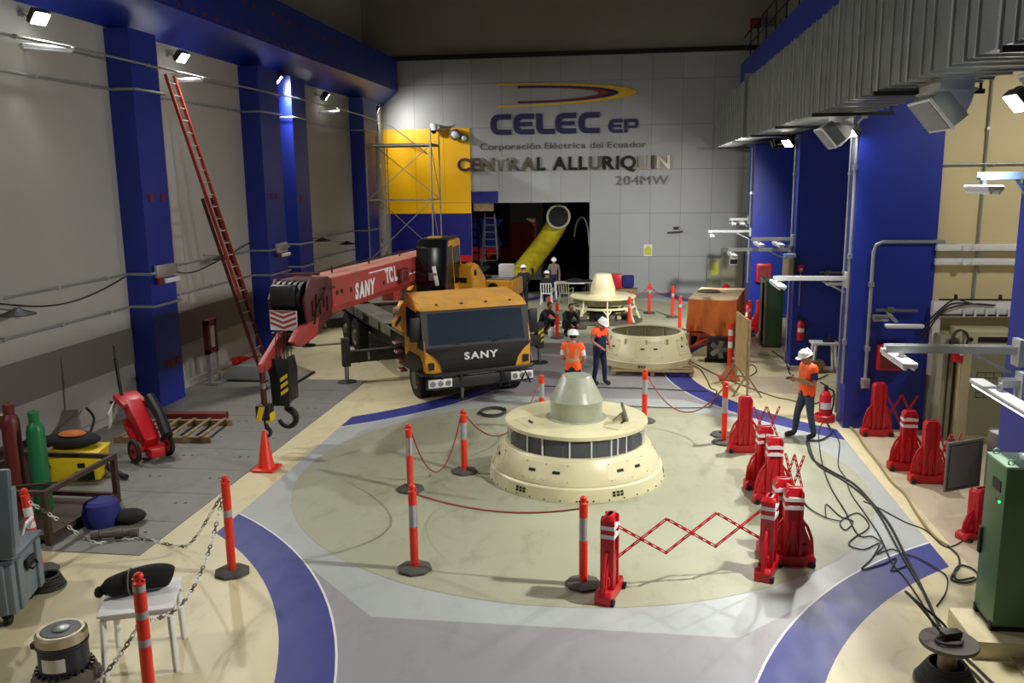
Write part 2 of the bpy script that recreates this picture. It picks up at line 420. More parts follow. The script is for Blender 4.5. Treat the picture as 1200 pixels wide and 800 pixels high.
# the dark bay behind the opening
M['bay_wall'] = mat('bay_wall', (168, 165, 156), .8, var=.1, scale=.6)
M['bay_shade'] = mat('bay_shade', (34, 33, 31), .85, var=.2, scale=.5)  # near-black colour stands in for the shade deep in the passage
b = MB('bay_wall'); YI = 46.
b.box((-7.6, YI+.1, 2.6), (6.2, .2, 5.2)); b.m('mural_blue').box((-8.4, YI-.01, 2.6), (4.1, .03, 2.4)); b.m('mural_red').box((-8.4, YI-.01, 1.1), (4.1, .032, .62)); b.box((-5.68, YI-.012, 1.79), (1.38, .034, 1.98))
b.m('floor_dark').box((-7.0, 44.6, .34), (5.2, 2.8, .68)); b.m('bay_wall').box((-10.7, 42.3, 2.6), (.2, 7.4, 5.2)); b.m('bay_shade').box((-4.5, 49.2, 2.6), (.15, 6.4, 5.2))
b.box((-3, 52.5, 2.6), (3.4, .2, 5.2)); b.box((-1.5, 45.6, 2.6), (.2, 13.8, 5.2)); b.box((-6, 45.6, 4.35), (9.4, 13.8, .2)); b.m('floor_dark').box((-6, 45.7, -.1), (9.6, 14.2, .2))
b.m('wood').box((-6.55, YB+.35, 3.8), (.9, .3, .36))
struct(b.build('wall_bay'))
b = MB('wall_upper'); b.box((-1, 19, 14.1), (26, 52, .3))
for y in (6, 14, 22, 30): b.box((-1, y, 13.7), (26, .4, .6))
struct(b.build('ceiling'))
b = MB('wall_grey'); b.box((-1, -6.1, 7), (26, .2, 14)); struct(b.build('wall_front'))
# right side: blue piers with bays between them
b = MB('wall_grey'); b.box((9.6, 12, 7), (.3, 48, 14)); b.box((6.9, 36.2, 7), (.3, 5.0, 14)); struct(b.build('wall_right'))
def pier(n, y0, y1, x1=5.82, x0=4.3, z=8.3): pb = MB('blue_paint'); pb.box(((x0+x1)/2, (y0+y1)/2, z/2), (x1-x0, y1-y0, z)); return struct(pb.build('wall_pier_%d' % n))
pier(1, 9.6, 10.38); pier(2, 17.5, 18.1); pier(3, 23.45, 24.2, 9.4); pier(4, 31.7, 33.2, 9.4)
b = MB('wall_beige'); b.box((7.66, 17.75, 4.9), (3.68, .4, 9.8)); struct(b.build('wall_bay_beige'))
b = MB('blue_paint'); b.box((5.25, 16.2, 8.95), (1.5, 44.6, 1.3))
for y in range(-4, 38, 2): b.m('dark_steel').bar((4.55, y, 9.6), (4.55, y, 10.6), .04)
b.bar((4.55, -5, 10.6), (4.55, 38, 10.6), .04); b.bar((4.55, -5, 10.1), (4.55, 38, 10.1), .03); struct(b.build('wall_beam_right'))
b = MB('wall_upper'); b.box((7.8, 16, 8.4), (3.6, 44, .2)); b.box((6.3, 16, 11.3), (.2, 44, 5.6)); struct(b.build('wall_right_upper'))
# ================================================================ generator covers
def cpt(a, r, z): a = math.radians(a); return (r*math.sin(a), -r*math.cos(a), z)   # a = 0 faces the viewpoint
def cone_panel(b, a0, a1, z0, z1, rz, off, n=8):
    """a curved hatch on a cone; rz(z) is the cone's radius"""
    vs = []; fs = []
    for k, o in ((0, 0.), (1, off)):
        for z in (z0, z1):
            for i in range(n+1): vs.append(cpt(a0+(a1-a0)*i/n, rz(z)+o, z))
    m = n+1
    for i in range(n):
        fs.append((2*m+i, 2*m+i+1, 3*m+i+1, 3*m+i)); fs.append((m+i, m+i+1, 3*m+i+1, 3*m+i)); fs.append((i, i+1, 2*m+i+1, 2*m+i))
    fs += [(0, m, 3*m, 2*m), (n, m+n, 3*m+n, 2*m+n)]
    b.faces(vs, fs)
def hatch(parent, a0, a1, z0, z1, rz, slots):
    b = MB('cream'); cone_panel(b, a0, a1, z0, z1, rz, .008); b.m('slot')
    for i in range(3):
        for z in (z0+.02, z1-.02):
            p = cpt(a0+(a1-a0)*(.06+.44*i), rz(z)+.009, z); b.ell(p, (.009, .009, .009), 6, 4)
    o = b.build('access_hatch', parent)
    for s in slots:
        b = MB('slot'); a = a0+(a1-a0)*s; w = 2.6; zc = z0+(z1-z0)*.54
        cone_panel(b, a-w, a+w, zc-.02, zc+.02, rz, .014, 3); b.build('hand_slot', o)
t = thing('generator_cover', 'cream conical generator cover with glazed band and grey green cap, nearest in the hall', 'generator', (-.87, 14.3, 0))
b = MB('cream'); b.lathe([(1.50, 0), (1.50, .05), (1.47, .21), (1.44, .235), (1.38, .235), (1.0, .2)], 72)
b.m('slot')
for i in range(36): b.ell(cpt(i*10+4, 1.50, .04), (.016, .016, .012), 6, 4)
sk = b.build('base_skirt', t)
for a in (-33, 30, 88, 150, 210, 270):
    b = MB('cream'); cone_panel(b, a-4.2, a+4.2, .07, .18, lambda z: 1.493-(z-.05)*.19, .006, 4); b.m('slot')
    for k in range(3):
        for q in (0, 1): cone_panel(b, a-3.8+k*2.7, a-1.8+k*2.7, .083+q*.045, .118+q*.045, lambda z: 1.499-(z-.05)*.19, .005, 2)
    b.build('vent_grille', t)
rz1 = lambda z: 1.425-(z-.25)*.50
b = MB('cream'); b.lathe([(1.40, .2), (1.43, .245), (1.43, .26), (rz1(.60), .60), (1.225, .625), (1.15, .63), (1.15, .60)], 72); b.build('cone_housing', t)
for a0, a1, sl in ((-36, 0, (.22, .72)), (25, 61, (.28, .72)), (-97, -61, (.3, .7)), (86, 122, (.3, .7)), (147, 183, (.3, .7)), (208, 244, (.3, .7))):
    hatch(t, a0, a1, .29, .565, rz1, sl)
M['glass_band'] = mat('glass_band', (120, 128, 134), .08, var=.02, alpha=.42)
b = MB('glass_band'); b.lathe([(1.165, .615), (1.165, .93)], 72); gb = b.build('glass_band', t)
b = MB('dark_steel'); b.lathe([(.95, .3), (.95, .95)], 48)
for i in range(18): b.box(cpt(i*20+7, .98, .7), (.16, .16, .3), rot=(0, 0, math.radians(i*20+7)))
b.build('inner_drum', t)
for a in (-82, -66, -39, -24, -1.5, 15.5, 32, 38, 47, 74, 100, 125, 150, 175, 200, 225, 250):
    b = MB('white_paint'); b.box(cpt(a, 1.17, .775), (.022, .022, .31), rot=(0, 0, math.radians(a))); b.build('mullion', t)
b = MB('cream'); b.lathe([(.3, .91), (1.1, .91), (1.21, .925), (1.215, .95), (1.21, .985), (1.17, .995), (.62, .985), (.55, 1.0), (.5, 1.0)], 72)
for a in (-60, 60, 180): b.box(cpt(a, .86, .995), (.55, .3, .02), rot=(0, 0, math.radians(a)))
b.m('grille')
for a in (-65, 65):
    for k in range(4): b.box(cpt(a+k*3, .85, 1.003), (.025, .12, .01))
b.build('top_plate', t)
b = MB('hub'); b.lathe([(.52, .99), (.52, 1.01), (.445, 1.015), (.445, 1.30), (.452, 1.315), (.44, 1.335), (.255, 1.71), (.24, 1.725), (.0, 1.73)], 56); b.build('hub_cap', t)
u = thing('tilted_plate', 'small grey plate propped on a beige wedge on the nearest generator cover', 'plate', (-.87, 14.3, .985))
b = MB('cream_in'); b.prism([(.62, 0), (.86, 0), (.80, .17)], -.22, -.10, axis='y'); b.build('wedge', u)
b = MB('steel'); b.box((.83, -.16, .14), (.03, .22, .34), rot=(0, -.35, 0)); b.build('plate', u)
# the open ring on its pallet
t = thing('generator_ring', 'open cream conical ring with hatches lying on a wooden pallet', 'generator ring', (.46, 23.12, .145))
rz2 = lambda z: 1.21-(z-.2)*.31
b = MB('cream'); b.lathe([(1.08, .0), (1.2, .0), (1.2, .04), (1.23, .17), (1.2, .2), (1.21, .2), (rz2(.80), .80), (1.0, .83), (.93, .83), (.93, .79)], 72)
b.m('cream_in').lathe([(.93, .79), (.98, .78), (1.14, .2), (1.08, 0)], 72)
for i in range(12): b.box(cpt(i*30, 1.03, .45), (.05, .1, .62), rot=(0, 0, math.radians(i*30)))
b.build('shell', t)
for a0, a1 in ((-14, 22), (47, 83), (-75, -39), (108, 144), (169, 205), (230, 266)): hatch(t, a0, a1, .3, .72, rz2, (.25, .72))
for a in (-5, 70, 160, 250):
    b = MB('cream'); cone_panel(b, a-5, a+5, .05, .13, lambda z: 1.205+z*.2, .006, 3); b.m('grille')
    for k in range(3): cone_panel(b, a-4.5+k*3.2, a-2.2+k*3.2, .06, .12, lambda z: 1.212+z*.2, .004, 2)
    b.build('vent_grille', t)
b = MB('brown_frame')
for x in (-.62, .55): b.tube([cpt(0, 0, .5)]+[(x, .85, .4), (x*.95, .7, .75), (x*.9, .62, .9)], .02)
t = thing('pallet', 'wooden pallet under the open cream ring', 'pallet', (.62, 22.9, 0))
b = MB('wood')
for i in range(7): b.box((0, -1.0+i*.33, .13), (2.1, .22, .024))
b.build('deck_boards', t)
b = MB('wood')
for x in (-.98, 0, .98): b.box((x, 0, .068), (.1, 2.2, .096))
b.build('stringers', t)
# far generator, stripped of its cone
t = thing('bare_generator', 'far cream generator cover on bare legs with its cone removed', 'generator', (-.93, 30.75, 0))
b = MB('cream'); b.lathe([(.3, .83), (1.1, .83), (1.17, .85), (1.17, .90), (.6, .91), (.5, .93), (.3, .93)], 56); b.build('top_plate', t)
b = MB('cream'); b.lathe([(.49, .91), (.44, 1.0), (.44, 1.16), (.30, 1.64), (.27, 1.67), (0, 1.68)], 40); b.build('hub_cap', t)
b = MB('cream'); b.lathe([(1.10, .50), (1.16, .50), (1.16, .57), (1.10, .57), (1.10, .50)], 56); b.build('ring_rail', t)
for i in range(8):
    a = i*45+10; b = MB('cream'); b.bar(cpt(a, 1.13, .54), cpt(a, 1.36, .0), .065); b.bar(cpt(a, 1.12, .54), cpt(a, 1.12, .86), .05); b.bar(cpt(a-7, 1.13, .5), cpt(a, 1.22, .34), .04); b.bar(cpt(a+7, 1.13, .5), cpt(a, 1.22, .34), .04); b.build('leg', t)
b = MB('dark_steel'); b.lathe([(.7, 0), (.7, .3), (.55, .32), (.55, .85), (0, .85)], 32); b.m('cream_in').lathe([(.9, .6), (.95, .84)], 40)
for i in range(16): b.m(('dark_steel', 'bronze_grey', 'cream_in')[i % 3]).box(cpt(i*22.5, .78+.1*(i % 2), .12+.06*(i % 3)), (.2, .16, .24), rot=(0, 0, i*.4), bev=.02)
b.m('bronze_grey').lathe([(1.42, 0), (1.42, .05), (.7, .1)], 40); b.build('machine_core', t)
# ================================================================ posts and ropes
def post(name, label, x, y, z=1.12, kind=0, lean=(0, 0), group='red delineator posts'):
    t = thing('delineator_post', label, 'post', (x, y, 0), 0, group)
    b = MB('rubber_grey'); b.lathe([(.23, 0), (.23, .035), (.19, .055), (.07, .065), (0, .065)], 8); b.build('base', t)
    def seg(z0, z1, m, r0, r1=None):
        f = lambda q: (lean[0]*q, lean[1]*q, q); b.m(m).cyl(f(z0), f(z1), r0, r1 or r0, 18)
    b = MB('orange_red'); r = .055
    bands = {0: (.60, .90), 1: (.62, .70, .78, .90), 2: (.90, .97, 1.17, 1.24, 1.43, 1.49), 3: (.78, .88)}[kind]
    z0 = .05; k = 0
    for q in bands: seg(z0, q, ('orange_red', 'reflective' if kind == 1 else 'silver_tape')[k % 2], r); z0 = q; k += 1
    seg(z0, z-.06, 'orange_red', r); seg(z-.06, z-.045, 'orange_red', r, r*.65); b.build('tube', t)
    b = MB('orange_red'); seg(z-.05, z-.01, 'orange_red', r*.62); f = (lean[0]*z, lean[1]*z, z); b.ell(f, (r*.85, r*.85, .035), 12, 8); b.bar((f[0]-.06, f[1], z-.04), (f[0]+.06, f[1], z-.04), .02); b.build('cap', t)
    return t
post(0, 'red post with narrow silver band, first beside the blue arc on the left', -5.08, 9.91, 1.3, 3)
post(0, 'red and silver post in front of the near generator cover, foreground left', -2.73, 10.27, 1.14)
post(0, 'red and silver post left of the near generator, closer to the truck bumper', -3.52, 13.15, 1.1)
post(0, 'red and silver post nearest the truck jack, behind the rope loop', -2.80, 14.1, 1.1)
post(0, 'red and silver post standing next to the open scissor barrier', -.52, 10.08, 1.14)
post(0, 'red and silver post right of the near generator with two stacked bases', 1.83, 16.25, 1.18)
b = MB('rubber_grey'); b.lathe([(.23, .066), (.23, .1), (.19, .12), (.07, .13)], 8); tag(b.build('spare_post_base', None), 'spare dark octagonal base lying by the post right of the near generator', 'base').location = (1.85, 16.75, -.066)
post(0, 'red post half hidden behind the near generator cover, right of its cap', .35, 17.6, 1.1)
post(0, 'red post almost hidden behind the near generator cover, left of its cap', -1.75, 17.1, 1.05)
post(0, 'red post with three silver bands in the near left foreground', -4.3, 6.65, 1.57, 2)
post(0, 'leaning red and white post beside the grey cases at the far left', -7.62, 9.66, 1.12, 1, lean=(-.09, 0))
post(0, 'red post in front of the crouching workers', -2.26, 27.07, 1.12, 3)
post(0, 'red post behind the truck cab by the standing dark worker', -2.66, 28.6, 1.1, 3)
post(0, 'red post nearest the back wall, left of the pair by the far generator', .76, 32.4, 1.12, 3)
post(0, 'red post between the far generator and the tarp covered trailer', 1.57, 31.5, 1.12, 3)
post(0, 'red post just behind the open ring, at its middle', .02, 28.6, 1.12, 3)
post(0, 'red post behind the right rim of the open ring', 1.68, 28.8, 1.12, 3)
post(0, 'red post behind the plywood board, beside the green cabinet', 3.8, 27.9, 1.12, 3)
def rope(label, pts, r, m, name='rope', cat='rope', k=8, g=None):
    b = MB(m); b.tube(smooth_path(pts, k), r, 6); return tag(b.build(name), label, cat, g)
def sag(a, b, d, n=9):
    a = Vector(a); b = Vector(b); return [a.lerp(b, i/n)-Vector((0, 0, d*4*(i/n)*(1-i/n))) for i in range(n+1)]
rope('red rope running low from the foreground left post past the near generator', sag((-2.68, 10.27, 1.04), (-.52, 10.12, 1.0), .14), .013, 'rope_red')
rope('red rope hanging deep between two posts left of the near generator', sag((-3.47, 13.15, .98), (-2.84, 14.08, 1.0), .82), .013, 'rope_red')
rope('red rope from the foreground left post to the post behind it', sag((-2.78, 10.3, 1.04), (-3.5, 13.1, .98), .75), .013, 'rope_red')
rope('red rope sagging between the near generator and the post with two bases', sag((.4, 17.5, 1.0), (1.8, 16.3, 1.08), .62), .013, 'rope_red')
rope('red rope from the truck side to the hidden post behind the near generator', sag((-2.75, 14.12, 1.0), (-1.78, 17.1, .95), .7), .013, 'rope_red')
rope('red rope between the two posts nearest the back wall', sag((.80, 32.37, 1.0), (1.55, 31.55, 1.0), .2), .014, 'rope_red')
rope('red rope from the far generator to the post nearest the back wall', sag((-.05, 31.9, .93), (.72, 32.4, 1.0), .2), .014, 'rope_red')
def chain(label, pts, m1, m2, r=.011):
    P = smooth_path(pts, 10); b = MB(m1); L = .07; acc = 0; k = 0; last = P[0]
    for p in P[1:]:
        d = p-last
        while d.length >= L:
            q = last+d.normalized()*L; b.m(m1 if (k//3) % 2 else m2)
            dr = (q-last).normalized(); sd = dr.cross(Vector((0, 0, 1))); sd = sd.normalized() if sd.length > .05 else Vector((1, 0, 0)); sd = sd if k % 2 else dr.cross(sd)
            c = (q+last)/2; b.tube([c+dr*(L*.62*math.cos(a))+sd*(.02*math.sin(a)) for a in [i*PI/5 for i in range(10)]], r*.6, 5, closed=True)
            last = q; d = p-last; k += 1
    return tag(b.build('plastic_chain'), label, 'chain')
chain('dashed chain sagging between the near left post and the post by the blue arc', sag((-4.25, 6.7, 1.13), (-5.1, 9.85, 1.08), .42), 'chain_dark', 'reflective')
chain('dashed chain lying from the leaning left post across the metal plates', [(-7.65, 9.64, .98), (-7.6, 10.2, .45), (-7.4, 10.5, .05), (-6.9, 10.75, .03), (-6.3, 10.6, .03), (-5.8, 10.25, .25), (-5.13, 9.9, 1.08)], 'chain_dark', 'reflective')
chain('dashed chain dropping from the near left post towards the motor', [(-4.34, 6.66, 1.1), (-4.6, 6.75, .75), (-5.0, 6.9, .3), (-5.2, 6.95, .06)], 'chain_dark', 'reflective')
# traffic cone
t = thing('traffic_cone', 'orange traffic cone standing under the small crane hook', 'cone', (-6.33, 13.9, .012))
b = MB('orange_red'); b.lathe([(.15, .03), (.14, .05), (.042, .68), (.03, .70), (0, .70)], 28); b.build('cone_body', t)
b = MB('orange_red'); b.box((0, 0, .016), (.42, .42, .03), bev=.01); b.build('base', t)
# ================================================================ red expandable barriers
def barrier_post(parent, x, y, rz, strips=True):
    T = Matrix.Translation((x, y, 0)) @ Matrix.Rotation(rz, 4, 'Z')
    out = [(-.29, .0), (.29, .0), (.295, .13), (.26, .2), (.23, .34), (.165, .48), (.12, .62), (.115, 1.0), (.09, 1.06), (-.09, 1.06), (-.115, 1.0), (-.12, .62), (-.165, .48), (-.23, .34), (-.26, .2), (-.295, .13)]
    b = MB('red_plastic'); b.prism(out, -.03, .03, T=T, bev=.008)
    b.prism([(-.30, 0), (.30, 0), (.30, .12), (.25, .17), (.1, .13), (-.1, .13), (-.25, .17), (-.30, .12)], -.10, .10, T=T, bev=.014)
    b.prism([(-.118, .14), (.118, .14), (.115, 1.0), (.085, 1.06), (-.085, 1.06), (-.115, 1.0)], -.05, .05, T=T, bev=.01)
    for s in (-1, 1):
        b.prism([(s*.075, .14), (s*.12, .14), (s*.117, 1.0), (s*.075, 1.05)][::s], -.085, .085, T=T, bev=.006)
        b.tube([(s*.11, 0, .62), (s*.19, 0, .52), (s*.25, 0, .36), (s*.27, 0, .16)], .02, 8, T=T)
        b.box((s*.15, 0, .24), (.06, .1, .12), T=T, bev=.01)
    b.box((0, 0, .33), (.06, .15, .4), T=T, bev=.012); b.bar((-.07, -.05, .2), (0, -.06, .6), .03, T=T); b.bar((.07, -.05, .2), (0, -.06, .6), .03, T=T)
    o = b.build('post', parent)
    if strips:
        for z in (.80, .91):
            b = MB('reflective'); b.box((0, 0, z), (.24, .176, .05), T=T); b.build('reflective_strip', o)
    for s in (-1, 1): b = MB('black'); b.cyl((s*.25, -.14, .045), (s*.25, -.095, .045), .04, n=12, T=T); b.build('caster', o)
    return o
def lattice(parent, a, b_, n, zc, hh, w=.035, d=.012):
    """scissor arms between two posts"""
    a = Vector(a); b_ = Vector(b_); b = MB('red_plastic'); st = (b_-a)/n; nrm = Vector((0, 0, 1)).cross(st).normalized()
    for i in range(n):
        p, q = a+st*i, a+st*(i+1)
        for sgn, off in ((1, d), (-1, -d)):
            A = Vector((p.x, p.y, zc-sgn*hh/2))+nrm*off; B = Vector((q.x, q.y, zc+sgn*hh/2))+nrm*off
            D = (B-A); upv = nrm.cross(D).normalized()
            for s in (-1, 1): b.bar(A+upv*s*w*.36, B+upv*s*w*.36, w*.3, .012)
            for f in (0, .17, .33, .5, .67, .83, 1): b.bar(A.lerp(B, max(f-.035, 0)), A.lerp(B, min(f+.035, 1)), w*.95, .012)
        m = (p+q)/2; b.cyl((m.x-nrm.x*.03, m.y-nrm.y*.03, zc), (m.x+nrm.x*.03, m.y+nrm.y*.03, zc), .022, n=10)
    b.build('scissor_arms', parent)
def barrier(label, x, y, posts, lat, strips=True):
    t = thing('expandable_barrier', label, 'barrier', (x, y, 0), 0, 'red expandable barriers')
    if 'half hidden behind the tall' in label: t.scale = (1, 1, .68)
    for p in posts: barrier_post(t, *p, strips=strips)
    for l in lat: lattice(t, *l)
    return t
barrier('red scissor barrier pulled open in front of the near generator', 0, 0, [(-.19, 9.84, 1.3), (1.80, 10.66, 1.2)], [((-.12, 9.87, 0), (1.74, 10.63, 0), 3, .68, .44)])
barrier('folded red barrier with white strips, right of the open scissor barrier', 2.15, 10.99, [(0, 0, 0), (-.08, .34, .1)], [((-.02, .1, 0), (-.06, .26, 0), 3, .62, .8)])
barrier('folded red barrier, second from the front in the row beside the near generator', 2.26, 13.2, [(0, 0, .05), (-.06, .62, .12)], [((0, .1, 0), (-.05, .55, 0), 3, .6, .7), ((.17, .02, 0), (.42, -.1, 0), 2, .55, .5)])
barrier('folded red barrier farthest back in the row, by the post with two bases', 2.14, 15.75, [(0, 0, .1)], [((.15, .0, 0), (.62, .05, 0), 2, .55, .62)], strips=False)
barrier('red barrier standing against the blue pier at the right', 4.83, 17.05, [(0, 0, .1)], [((.14, .0, 0), (.68, -.1, 0), 2, .55, .56)], strips=False)
barrier('red barrier with white strips on the concrete, left of its neighbour', 4.77, 15.0, [(0, 0, .0)], [((-.02, .12, 0), (.02, .35, 0), 2, .6, .7)])
barrier('red barrier beside the open grey cabinet door', 4.93, 14.38, [(0, 0, .0)], [((.14, .0, 0), (.55, .2, 0), 2, .55, .5)], strips=False)
barrier('red barrier half hidden behind the tall green cabinet', 4.87, 12.15, [(0, 0, .5)], [((.05, .1, 0), (.15, .3, 0), 2, .55, .5)], strips=False)
barrier('red barrier in the shadow beside the far green cabinet', 4.55, 29.3, [(0, 0, .2), (-.3, -.6, .2)], [((0, .0, 0), (-.3, -.6, 0), 2, .55, .6)], strips=False)
# ================================================================ floor cables
CABLES = {
 'thick black cable curving from the right worker down to the spool': (.017, [(3.40,16.46),(3.30,15.42),(3.46,14.78),(3.70,14.13),(3.77,13.30),(3.79,12.46),(3.70,11.42),(3.61,10.43),(3.53,9.74),(3.49,9.24)]),
 'black cable lying alongside the thick cable to the spool': (.013, [(3.42,16.35),(3.32,15.09),(3.55,14.36),(3.71,13.66),(3.75,12.84),(3.67,11.70),(3.62,10.85),(3.58,10.10),(3.50,9.49),(3.47,9.08)]),
 'cable running from the floor fire extinguisher to the right worker': (.018, [(4.14,18.34),(4.05,17.69),(3.99,17.08),(3.68,16.54),(3.40,16.46)]),
 'pale tan cable along the edge of the bare concrete': (.016, [(4.41,17.78),(4.47,17.12),(4.41,16.34),(4.38,15.20),(4.34,14.28),(4.38,13.73),(4.30,12.83),(4.28,12.05),(4.36,11.72)]),
 'thin dark cable between the tan cable and the thick cable': (.010, [(4.05,17.5),(4.01,16.51),(3.68,15.12),(3.64,14.46),(3.55,13.64),(3.55,12.92),(3.54,12.03),(3.46,11.13),(3.49,10.65),(3.48,9.88),(3.41,9.24)]),
 'tangled thin cable looping near the right blue arc': (.010, [(2.94,12.59),(3.06,13.15),(3.16,12.68),(3.30,12.50),(3.11,12.16),(3.12,12.48),(3.45,12.84),(3.48,12.33),(3.15,11.87),(3.04,11.63),(3.20,11.51),(3.46,11.73),(3.24,11.24),(3.02,10.88),(3.33,11.07),(3.55,11.27),(3.38,10.88),(3.61,11.05)]),
 'thin cable winding across the right blue arc in wide bends': (.010, [(4.1,18.1),(3.79,17.24),(3.54,15.94),(3.37,14.78),(3.29,13.81),(3.28,12.89),(3.25,12.00),(3.43,11.96),(3.50,11.68),(3.34,11.39),(3.57,11.55),(3.68,11.42),(3.83,11.31),(3.97,10.99),(4.01,10.75),(3.86,10.34),(3.63,9.96)]),
 'thin cable leading from the folded barriers to the tangle': (.010, [(2.52,13.77),(2.68,13.63),(2.73,13.26),(2.78,12.91),(2.94,12.59),(3.12,12.48)]),
 'thin cable crossing from the tangle to the tall green cabinet': (.009, [(3.66,13.36),(3.82,13.09),(4.04,12.58),(4.24,12.29),(4.30,11.76),(4.45,11.78),(4.70,12.04),(4.81,12.11)]),
 'coiled cable on the floor beside the tall green cabinet': (.013, [(4.36,11.72),(4.38,11.44),(4.28,11.10),(4.15,10.91),(4.05,10.71),(4.12,10.62),(4.27,10.66),(4.41,10.84),(4.42,11.04),(4.30,11.13),(4.15,10.91),(4.12,10.69),(4.35,10.79)]),
 'cable leaving the spool towards the near edge, left strand': (.014, [(3.41,9.02),(3.39,8.77),(3.35,8.50),(3.31,8.28),(3.2,7.6)]),
 'cable leaving the spool towards the near edge, middle strand': (.014, [(3.46,9.07),(3.48,8.86),(3.50,8.62),(3.54,8.40),(3.6,7.6)]),
 'cable leaving the spool towards the near edge, right strand': (.014, [(3.51,9.12),(3.54,8.90),(3.60,8.59),(3.66,8.32),(3.9,7.6)]),
 'thin cable on the floor beside the open ring': (.012, [(1.65,23.26),(1.88,22.74),(1.96,21.56),(1.98,20.66),(2.08,20.25),(1.80,18.82)]),
 'long thin cable from the open ring past the right worker': (.012, [(1.74,23.60),(2.26,22.07),(2.76,20.99),(3.31,19.95),(3.68,19.59),(4.02,19.24),(4.66,20.07),(5.08,20.68)]),
 'thin cable looping behind the right worker': (.014, [(4.14,25.34),(4.26,23.91),(4.13,22.62),(4.12,21.84),(4.33,21.30),(5.04,22.30)]),
 'small cable loop right of the plywood board': (.012, [(3.03,23.15),(3.33,23.39),(3.30,22.55),(2.98,21.93),(2.73,22.11)]),
 'dark cable across the grey floor in front of the pallet': (.012, [(-2.2,20.5),(-.32,20.46),(0.49,20.45),(1.30,20.34),(1.89,20.31)]),
 'second dark cable across the grey floor behind the near generator': (.012, [(-2.0,19.0),(-.9,18.85),(.3,18.72),(1.2,18.7),(1.8,18.82)]),
 'rope on the floor by the front outrigger foot': (.015, [(-6.66,20.45),(-6.13,20.68),(-5.57,20.92)]),
}
for i, (lab, (r, pts)) in enumerate(CABLES.items()):
    b = MB('cable_gold' if 'tan cable' in lab[:20] or 'rope on' in lab else 'cable'); b.tube(smooth_path([(x, y, r+.004+.003*(i % 4)) for x, y in pts], 7), r, 6); tag(b.build('floor_cable'), lab, 'cable', 'cables on the floor')
b = MB('cable')
b.tube([(-2.9+.28*math.cos(t*.5), 17.9+.35*math.sin(t*.5)+.002*t, .02+.0012*t) for t in range(40)], .014, 6); tag(b.build('hose_coil'), 'dark hose coiled on the floor in front of the truck jack', 'hose')
# ================================================================ truck crane (x forward, y towards the hall's right)
TR = thing('truck_crane', 'yellow and black truck crane with a red telescopic boom', 'truck crane', (-4.981, 21.749, 0), math.radians(-59))
TI = (Matrix.Translation((-4.981, 21.749, 0)) @ Matrix.Rotation(math.radians(-59), 4, 'Z')).inverted()
# cab
b = MB('yellow'); prof = [(1.5, .62), (2.95, .62), (3.1, .72), (3.1, 1.18), (3.04, 1.3), (2.86, 2.12), (2.72, 2.2), (1.66, 2.32), (1.52, 2.26), (1.5, 2.1)]
b.prism(prof, -1.3, 1.3, axis='y', bev=.05); cab = b.build('cab', TR)
b = MB('yellow_dusty'); b.prism([(1.5, 2.22), (1.55, 2.3), (2.66, 2.2), (2.9, 2.1), (2.94, 2.13), (2.86, 2.2), (2.6, 2.28), (1.7, 2.42), (1.5, 2.36)], -1.28, 1.28, axis='y', bev=.03)
b.m('dark_steel')
for y in (-.9, -.3, .3, .9): b.ell((2.8, y, 2.24), (.03, .04, .02), 8, 6)
b.build('cab_roof', TR)
b = MB('black'); b.prism([(-1.29, 1.3), (1.29, 1.3), (1.24, 1.22), (1.08, 1.12), (.95, .95), (.86, .64), (-.86, .64), (-.95, .95), (-1.08, 1.12), (-1.24, 1.22)], 3.09, 3.135, axis='x', bev=.012)
for z in (.78, .9, 1.02): b.box((3.14, 0, z), (.02, 1.5, .02))
b.m('slot').box((3.13, -1.16, .9), (.03, .13, .16)); b.box((3.13, 1.16, .9), (.03, .13, .16)); gr = b.build('front_grille', TR)
def slope(z): return 3.04+(z-1.3)/(2.12-1.3)*(2.86-3.04)
TW = Matrix(((0, 0, -1, 0), (1, 0, 0, 0), (0, 1, 0, 0), (0, 0, 0, 1)))
b = MB('black'); w_ = [(-1.31, 1.27), (1.31, 1.27), (1.31, 2.1), (-1.31, 2.1)]
b.faces([(slope(z)+.012, y, z) for y, z in w_]+[(slope(z)-.02, y, z) for y, z in w_], [(0, 1, 2, 3), (4, 5, 6, 7), (0, 1, 5, 4), (1, 2, 6, 5), (2, 3, 7, 6), (3, 0, 4, 7)]); wf = b.build('windshield_frame', TR)
b = MB('ws_glass'); w_ = [(-1.17, 1.36), (1.17, 1.36), (1.15, 2.06), (-1.15, 2.06)]
b.faces([(slope(z)+.02, y, z) for y, z in w_]+[(slope(z)-.005, y, z) for y, z in w_], [(0, 1, 2, 3), (4, 5, 6, 7), (0, 1, 5, 4), (1, 2, 6, 5), (2, 3, 7, 6), (3, 0, 4, 7)]); b.build('windshield', wf)
for y in (-.55, .35):
    b = MB('black'); b.bar((slope(1.34)+.035, y, 1.34), (slope(1.55)+.04, y+.5, 1.47), .018); b.build('wiper', wf)
